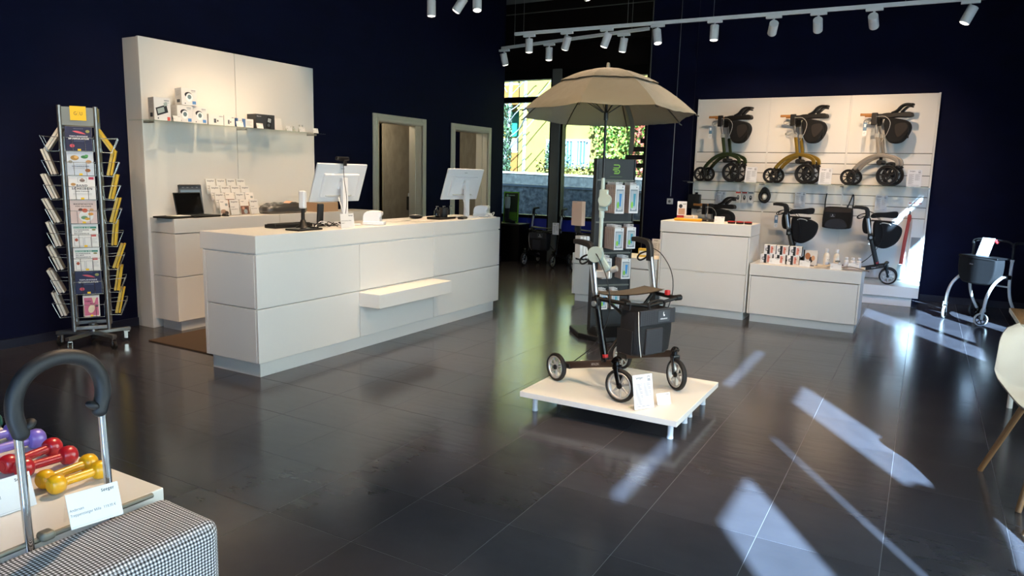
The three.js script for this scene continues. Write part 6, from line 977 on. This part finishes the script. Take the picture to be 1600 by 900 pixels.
  P(tr, 'handle_grip', tube([[-1.547, 1.045, -0.722], [-1.547, 1.085, -0.713], [-1.546, 1.13, -0.718], [-1.545, 1.168, -0.745], [-1.545, 1.187, -0.802], [-1.545, 1.17, -0.858], [-1.546, 1.135, -0.886], [-1.547, 1.09, -0.894], [-1.547, 1.05, -0.884]], 0.0165, 60, 16), std(0x1d1e22, 0.55));
  P(tr, 'grip_lip', [new THREE.SphereGeometry(1, 16, 12).scale(0.016, 0.009, 0.015).rotateX(0.5).translate(-1.546, 1.06, -0.737), new THREE.SphereGeometry(1, 16, 12).scale(0.016, 0.009, 0.015).rotateX(-0.6).translate(-1.546, 1.064, -0.869), new THREE.SphereGeometry(0.0165, 14, 10).translate(-1.547, 1.045, -0.722), new THREE.SphereGeometry(0.0165, 14, 10).translate(-1.547, 1.05, -0.884)], std(0x1d1e22, 0.55));
  P(tr, 'hook', rb(0.03, 0.02, 0.03, 0.008, -1.55, 0.808, -0.755, 2), M.frameGrey);
  P(tr, 'axle', rod([-1.44, 0.1, -1.02], [-1.44, 0.1, -0.52], 0.008), M.chrome);
  for (const z of [-1.0, -0.54]) wheel(tr, 'wheel', -1.44, 0.1, z, 0.1, 0.03, M.alloy, 6, 0, 1);
  P(tr, 'foot_bar', tube([[-1.54, 0.18, -0.9], [-1.38, 0.17, -0.9], [-1.36, 0.01, -0.9], [-1.36, 0.008, -0.73], [-1.38, 0.17, -0.73], [-1.54, 0.18, -0.73]], 0.007, 40, 8), M.chrome);
}
// ---------------------------------------------------------------- right side: shell chairs, table, white walker
{
  const shellMat = std(0xb3a699, 0.45), W = 0.285;
  function shell(off) {                                    // own axes: faces +x, width along z
    const N = 28, K = 20, pos = [], idx = [];
    for (let j = 0; j <= N; j++) for (let i = 0; i <= K; i++) {
      const t = j / N, s = i / K * 2 - 1; let x, y, n;
      const c = t < 0.55 ? t / 0.55 : 1, b = Math.max(0, (t - 0.5) / 0.5);
      x = 0.25 - 0.46 * Math.min(1, t / 0.6) - 0.1 * b + 0.05 * Math.max(0, 1 - t / 0.15); y = 0.0 + 0.018 * (1 - c) - 0.012 * Math.sin(c * 3.14) + 0.37 * b ** 1.35;
      const w = W * (t < 0.16 ? 0.74 + 0.26 * Math.sqrt(1 - (1 - t / 0.16) ** 2) : t > 0.86 ? 0.72 + 0.28 * Math.sqrt(Math.max(0, 1 - ((t - 0.86) / 0.14) ** 2)) : 1);
      const wing = Math.abs(s) ** 3.2; y += wing * (0.03 + 0.1 * Math.sin(Math.min(1, t / 0.75) * 1.57) * (1 - b * 0.8)); x += wing * 0.13 * b;
      x -= 0.03 * Math.abs(s) ** 4 * (t < 0.12 ? 1 - t / 0.12 : 0);
      pos.push(x + off * b, y - off * (1 - b), s * w * (1 - 0.03 * wing));
    }
    for (let j = 0; j < N; j++) for (let i = 0; i < K; i++) { const a = j * (K + 1) + i, b = a + K + 1; if (off) idx.push(a, b, a + 1, b, b + 1, a + 1); else idx.push(a, a + 1, b, b, a + 1, b + 1); }
    return [pos, idx, N, K];
  }
  function shellGeo() {
    const [p0, i0, N, K] = shell(0), [p1, i1] = shell(0.009), n = p0.length / 3, pos = p0.concat(p1), idx = i0.concat(i1.map((k) => k + n));
    const edge = []; for (let i = 0; i <= K; i++) edge.push(i); for (let j = 1; j <= N; j++) edge.push(j * (K + 1) + K); for (let i = K - 1; i >= 0; i--) edge.push(N * (K + 1) + i); for (let j = N - 1; j >= 0; j--) edge.push(j * (K + 1));
    for (let e = 0; e < edge.length - 1; e++) idx.push(edge[e], edge[e] + n, edge[e + 1], edge[e + 1], edge[e] + n, edge[e + 1] + n);
    const g = new THREE.BufferGeometry(); g.setAttribute('position', new THREE.Float32BufferAttribute(pos, 3)); g.setAttribute('uv', new THREE.Float32BufferAttribute(new Float32Array(pos.length / 3 * 2), 2)); g.setIndex(idx); g.computeVertexNormals(); return g;
  }
  const ch = thing('shell_chair', 'pale beige shell chair with oak legs at the right edge', 'chair', [0.735, 0, -4.48], -1.32, 'shell chairs at the right');
  P(ch, 'seat_shell', shellGeo(), std(0xb3a699, 0.45, 0, { side: THREE.DoubleSide }), [0, 0.455, 0]);
  P(ch, 'under_frame', [rod([0.13, 0.425, -0.14], [-0.13, 0.425, 0.14], 0.012), rod([0.13, 0.425, 0.14], [-0.13, 0.425, -0.14], 0.012), rb(0.12, 0.03, 0.12, 0.006, 0, 0.425, 0)], M.satin);
  for (const [x, z] of [[1, 1], [1, -1], [-1, 1], [-1, -1]]) P(ch, 'leg', [rod([x * 0.135, 0.435, z * 0.14], [x * 0.265, 0.006, z * 0.258], 0.0175, 0.014, 12), rod([x * 0.265, 0, z * 0.258], [x * 0.2635, 0.008, z * 0.2565], 0.013, 0.013, 10)], M.oak);
  copyOf(ch, 'second shell chair of which one oak leg shows at lower right', [0.88, 0, -3.72], -1.25);
  const t = thing('meeting_table', 'table corner with oak top and white edge at the right', 'table', [0, 0, 0]);
  P(t, 'top', rb2(0.606, 1.5, 0.69, 0.72, -6.257, -4.95, 0.003), M.white); P(t, 'veneer', b2(0.612, 1.494, 0.72, 0.7215, -6.25, -5.55), M.oak);
  for (const [x, z] of [[0.68, -6.18], [1.43, -6.18], [1.43, -5.03]]) P(t, 'leg', rod([x, 0, z], [x, 0.69, z], 0.018, 0.022, 16), M.plasticWhite);
  const a = thing('acrylic_stand', 'clear upright brochure stand on the table at the right edge', 'stand', [0.78, 0.7218, -6.1], 0.3); P(a, 'back', rb(0.2, 0.3, 0.004, 0.001, 0, 0.15, 0), M.clearPlastic); P(a, 'foot', rb(0.2, 0.004, 0.1, 0.001, 0, 0.002, 0.03), M.clearPlastic);
  // walker
  const w = thing('white_walker', 'white tubular walker with black bag against the navy wall', 'rollator', [0.681, 0, -10.047], -132.5 * Math.PI / 180), tubeW = std(0xd6d2cb, 0.3, 0.15);
  for (const s of [1, -1]) {
    const z = s * 0.25;
    P(w, 'front_leg', tube([[0.24, 0.175, z], [0.237, 0.24, z], [0.222, 0.33, z], [0.175, 0.425, z], [0.1, 0.5, z * 0.97], [0.0, 0.555, z * 0.94]], 0.0175, 36, 12), tubeW);
    P(w, 'rear_leg', tube([[-0.27, 0.11, z], [-0.21, 0.19, z], [-0.145, 0.3, z], [-0.11, 0.42, z], [-0.1, 0.55, z], [-0.1, 0.75, z]], 0.0165, 36, 12), tubeW);
    P(w, 'handle_post', rod([-0.1, 0.74, z], [-0.1, 0.92, z], 0.012), M.black); P(w, 'collar', rod([-0.1, 0.735, z], [-0.1, 0.76, z], 0.021, 0.021, 14), M.satin);
    P(w, 'grip', bar([[-0.09, 0.9], [-0.1, 0.935], [-0.14, 0.945], [-0.23, 0.945]], 0.03, 0.03, z, 16), M.rubber);
    const c = G(w, 'castor', [0.24, 0, z], [0, s * 0.5, 0]); P(c, 'fork', [bar([[0, 0.2], [0.015, 0.16], [0.02, 0.075]], 0.03, 0.006, 0.021, 8), bar([[0, 0.2], [0.015, 0.16], [0.02, 0.075]], 0.03, 0.006, -0.021, 8), rod([0, 0.165, 0], [0, 0.2, 0], 0.022, 0.022, 14)], M.alloy);
    wheelIn(c, 0.02, 0.076, 0, 0.076, 0.028, M.black, 6, std(0xb9bab4, 0.6));
    wheel(w, 'rear_wheel', -0.27, 0.09, z + s * 0.03, 0.09, 0.03, M.black, 6, 0, 0);
  }
  P(w, 'cross_rail', [rod([0.0, 0.45, 0.24], [-0.1, 0.45, 0.25], 0.01), rod([-0.11, 0.44, 0.245], [-0.11, 0.44, -0.245], 0.01), rod([0, 0.555, 0.235], [0, 0.555, -0.235], 0.012), rod([0, 0.555, 0.235], [-0.1, 0.56, 0.25], 0.012), rod([0, 0.555, -0.235], [-0.1, 0.56, -0.25], 0.012)], tubeW);
  for (const z of [0.245, -0.245]) P(w, 'hip_joint', rb(0.07, 0.05, 0.05, 0.012, -0.07, 0.555, z, 2), M.black);
  P(w, 'bag', extr(smooth([[-0.24, 0.74], [-0.235, 0.755], [0.235, 0.755], [0.24, 0.74], [0.23, 0.56], [0.17, 0.465], [0.1, 0.45], [-0.1, 0.45], [-0.17, 0.465], [-0.23, 0.56]], 60), 0.15, 0.02, -0.075, 3).rotateY(Math.PI / 2).translate(0.06, 0, 0), M.fabricBlack);
  P(w, 'bag_logo', new THREE.BoxGeometry(0.002, 0.024, 0.07), [printed(128, 44, (g, W2, H) => { g.fillStyle = '#101116'; g.fillRect(0, 0, W2, H); text(g, 'Breez', W2 / 2, H / 2, 30, '#cfd2d6'); }), M.fabricBlack, M.fabricBlack, M.fabricBlack, M.fabricBlack, M.fabricBlack], [0.137, 0.68, 0.06]);
  P(w, 'seat_lid', rb(0.2, 0.02, 0.5, 0.008, 0.03, 0.766, 0, 2), M.black);
  P(w, 'cross_bar', tube([[-0.1, 0.92, 0.25], [-0.085, 0.955, 0.21], [-0.08, 0.965, 0], [-0.085, 0.955, -0.21], [-0.1, 0.92, -0.25]], 0.0125, 30, 8), M.rubber);
  const q = V(0.02, 0.7768, 0.03).applyAxisAngle(V(0, 1, 0), -132.5 * Math.PI / 180).add(V(0.681, 0, -10.047));
  sheet('white info sheet standing on the white walker seat', [q.x, q.y, q.z], -132.5 * Math.PI / 180 + Math.PI / 2, 0.16, 0.22, 0.35);
  const rr2 = thing('ribbon', 'red ribbon tied on the white walker bar', 'ribbon', V(-0.085, 0.955, -0.05).applyAxisAngle(V(0, 1, 0), -132.5 * Math.PI / 180).add(V(0.681, 0, -10.047)).toArray()); P(rr2, 'band', rb(0.05, 0.04, 0.045, 0.01), M.red); P(rr2, 'knot', new THREE.SphereGeometry(0.012, 10, 8).translate(0, -0.02, 0.02), M.red);
}
// ---------------------------------------------------------------- by the back window
{
  const b = thing('window_bench', 'low black bench in front of the back window', 'bench', [0, 0, 0]); P(b, 'top', rb2(-8.4, -6.35, 0.66, 0.69, -11.85, -11.4, 0.003), M.black); P(b, 'front', b2(-8.38, -6.37, 0, 0.66, -11.84, -11.44), M.frameBlack);
  const p = thing('foot_poster', 'green framed poster of a leg in a black sock standing on the bench', 'poster', [-6.7, 0.6908, -11.7], 0.1);
  P(p, 'panel', new THREE.BoxGeometry(0.31, 0.57, 0.02).translate(0, 0.285, 0), [M.black, M.black, M.black, M.black, printed(160, 290, (g, w, h) => { g.fillStyle = '#7dbb2f'; g.fillRect(0, 0, w, h); g.fillStyle = '#232a1a'; g.fillRect(12, 12, w - 24, h - 24); g.fillStyle = '#4d7a1f'; g.fillRect(24, 190, w - 40, 80); disc(g, 40, 34, 12, '#8fbf8f'); g.fillStyle = '#9fb39f'; g.fillRect(56, 28, 60, 10); }), M.black], [0, 0, 0], [-0.05, 0, 0]);
  const lg = thing('leg_model', 'grey display leg wearing a black sock before the green poster', 'mannequin leg', [-6.68, 0.6908, -11.54], 0.5);
  P(lg, 'calf', lathe([[0.033, 0.2], [0.036, 0.24], [0.05, 0.33], [0.054, 0.4], [0.05, 0.47], [0.047, 0.48], [0, 0.48]], 20), std(0x8f9694, 0.5));
  P(lg, 'sock', [lathe([[0.036, 0.05], [0.035, 0.12], [0.034, 0.18], [0.04, 0.24], [0.045, 0.275]], 20), bar([[-0.035, 0.055], [0.02, 0.05], [0.09, 0.028], [0.15, 0.02]], 0.08, 0.075, 0, 16, 0.038)], M.fabricBlack);
  const u = thing('red_umbrella_case', 'slim dark red case leaning between the back-window rollators', 'case', [-5.33, 0.001, -11.72]); P(u, 'case', rod([0, 0, 0], [0.02, 0.5, -0.05], 0.04, 0.035, 14), std(0x5e1418, 0.6)); P(u, 'cap', rod([0.02, 0.5, -0.05], [0.021, 0.53, -0.053], 0.02, 0.015, 12), M.black);
  const strip = std(0x3b3e43, 0.6);
  [[-4.347, -4.095, 2.163, 2.247], [-4.476, -4.095, 2.021, 2.105], [-4.604, -4.095, 1.889, 1.967], [-4.482, -4.095, 1.75, 1.825], [-4.279, -4.095, 1.605, 1.687]].forEach(([x0, x1, y0, y1], i) => {
    const o = thing('vinyl_strip', `dark vinyl lettering strip on the back window, ${ORD[i]} from the top`, 'window sticker', [0, 0, WZ - 0.0032], 0, 'vinyl strips on the back window');
    P(o, 'strip', b2(x0, x1, y0, y1, 0, 0.0012), strip); P(o, 'edge', b2(x0, x1, y0 + 0.036, y0 + 0.04, 0.0013, 0.0018), std(0x55585e, 0.6));
  });
}
renderer.render(scene, camera);
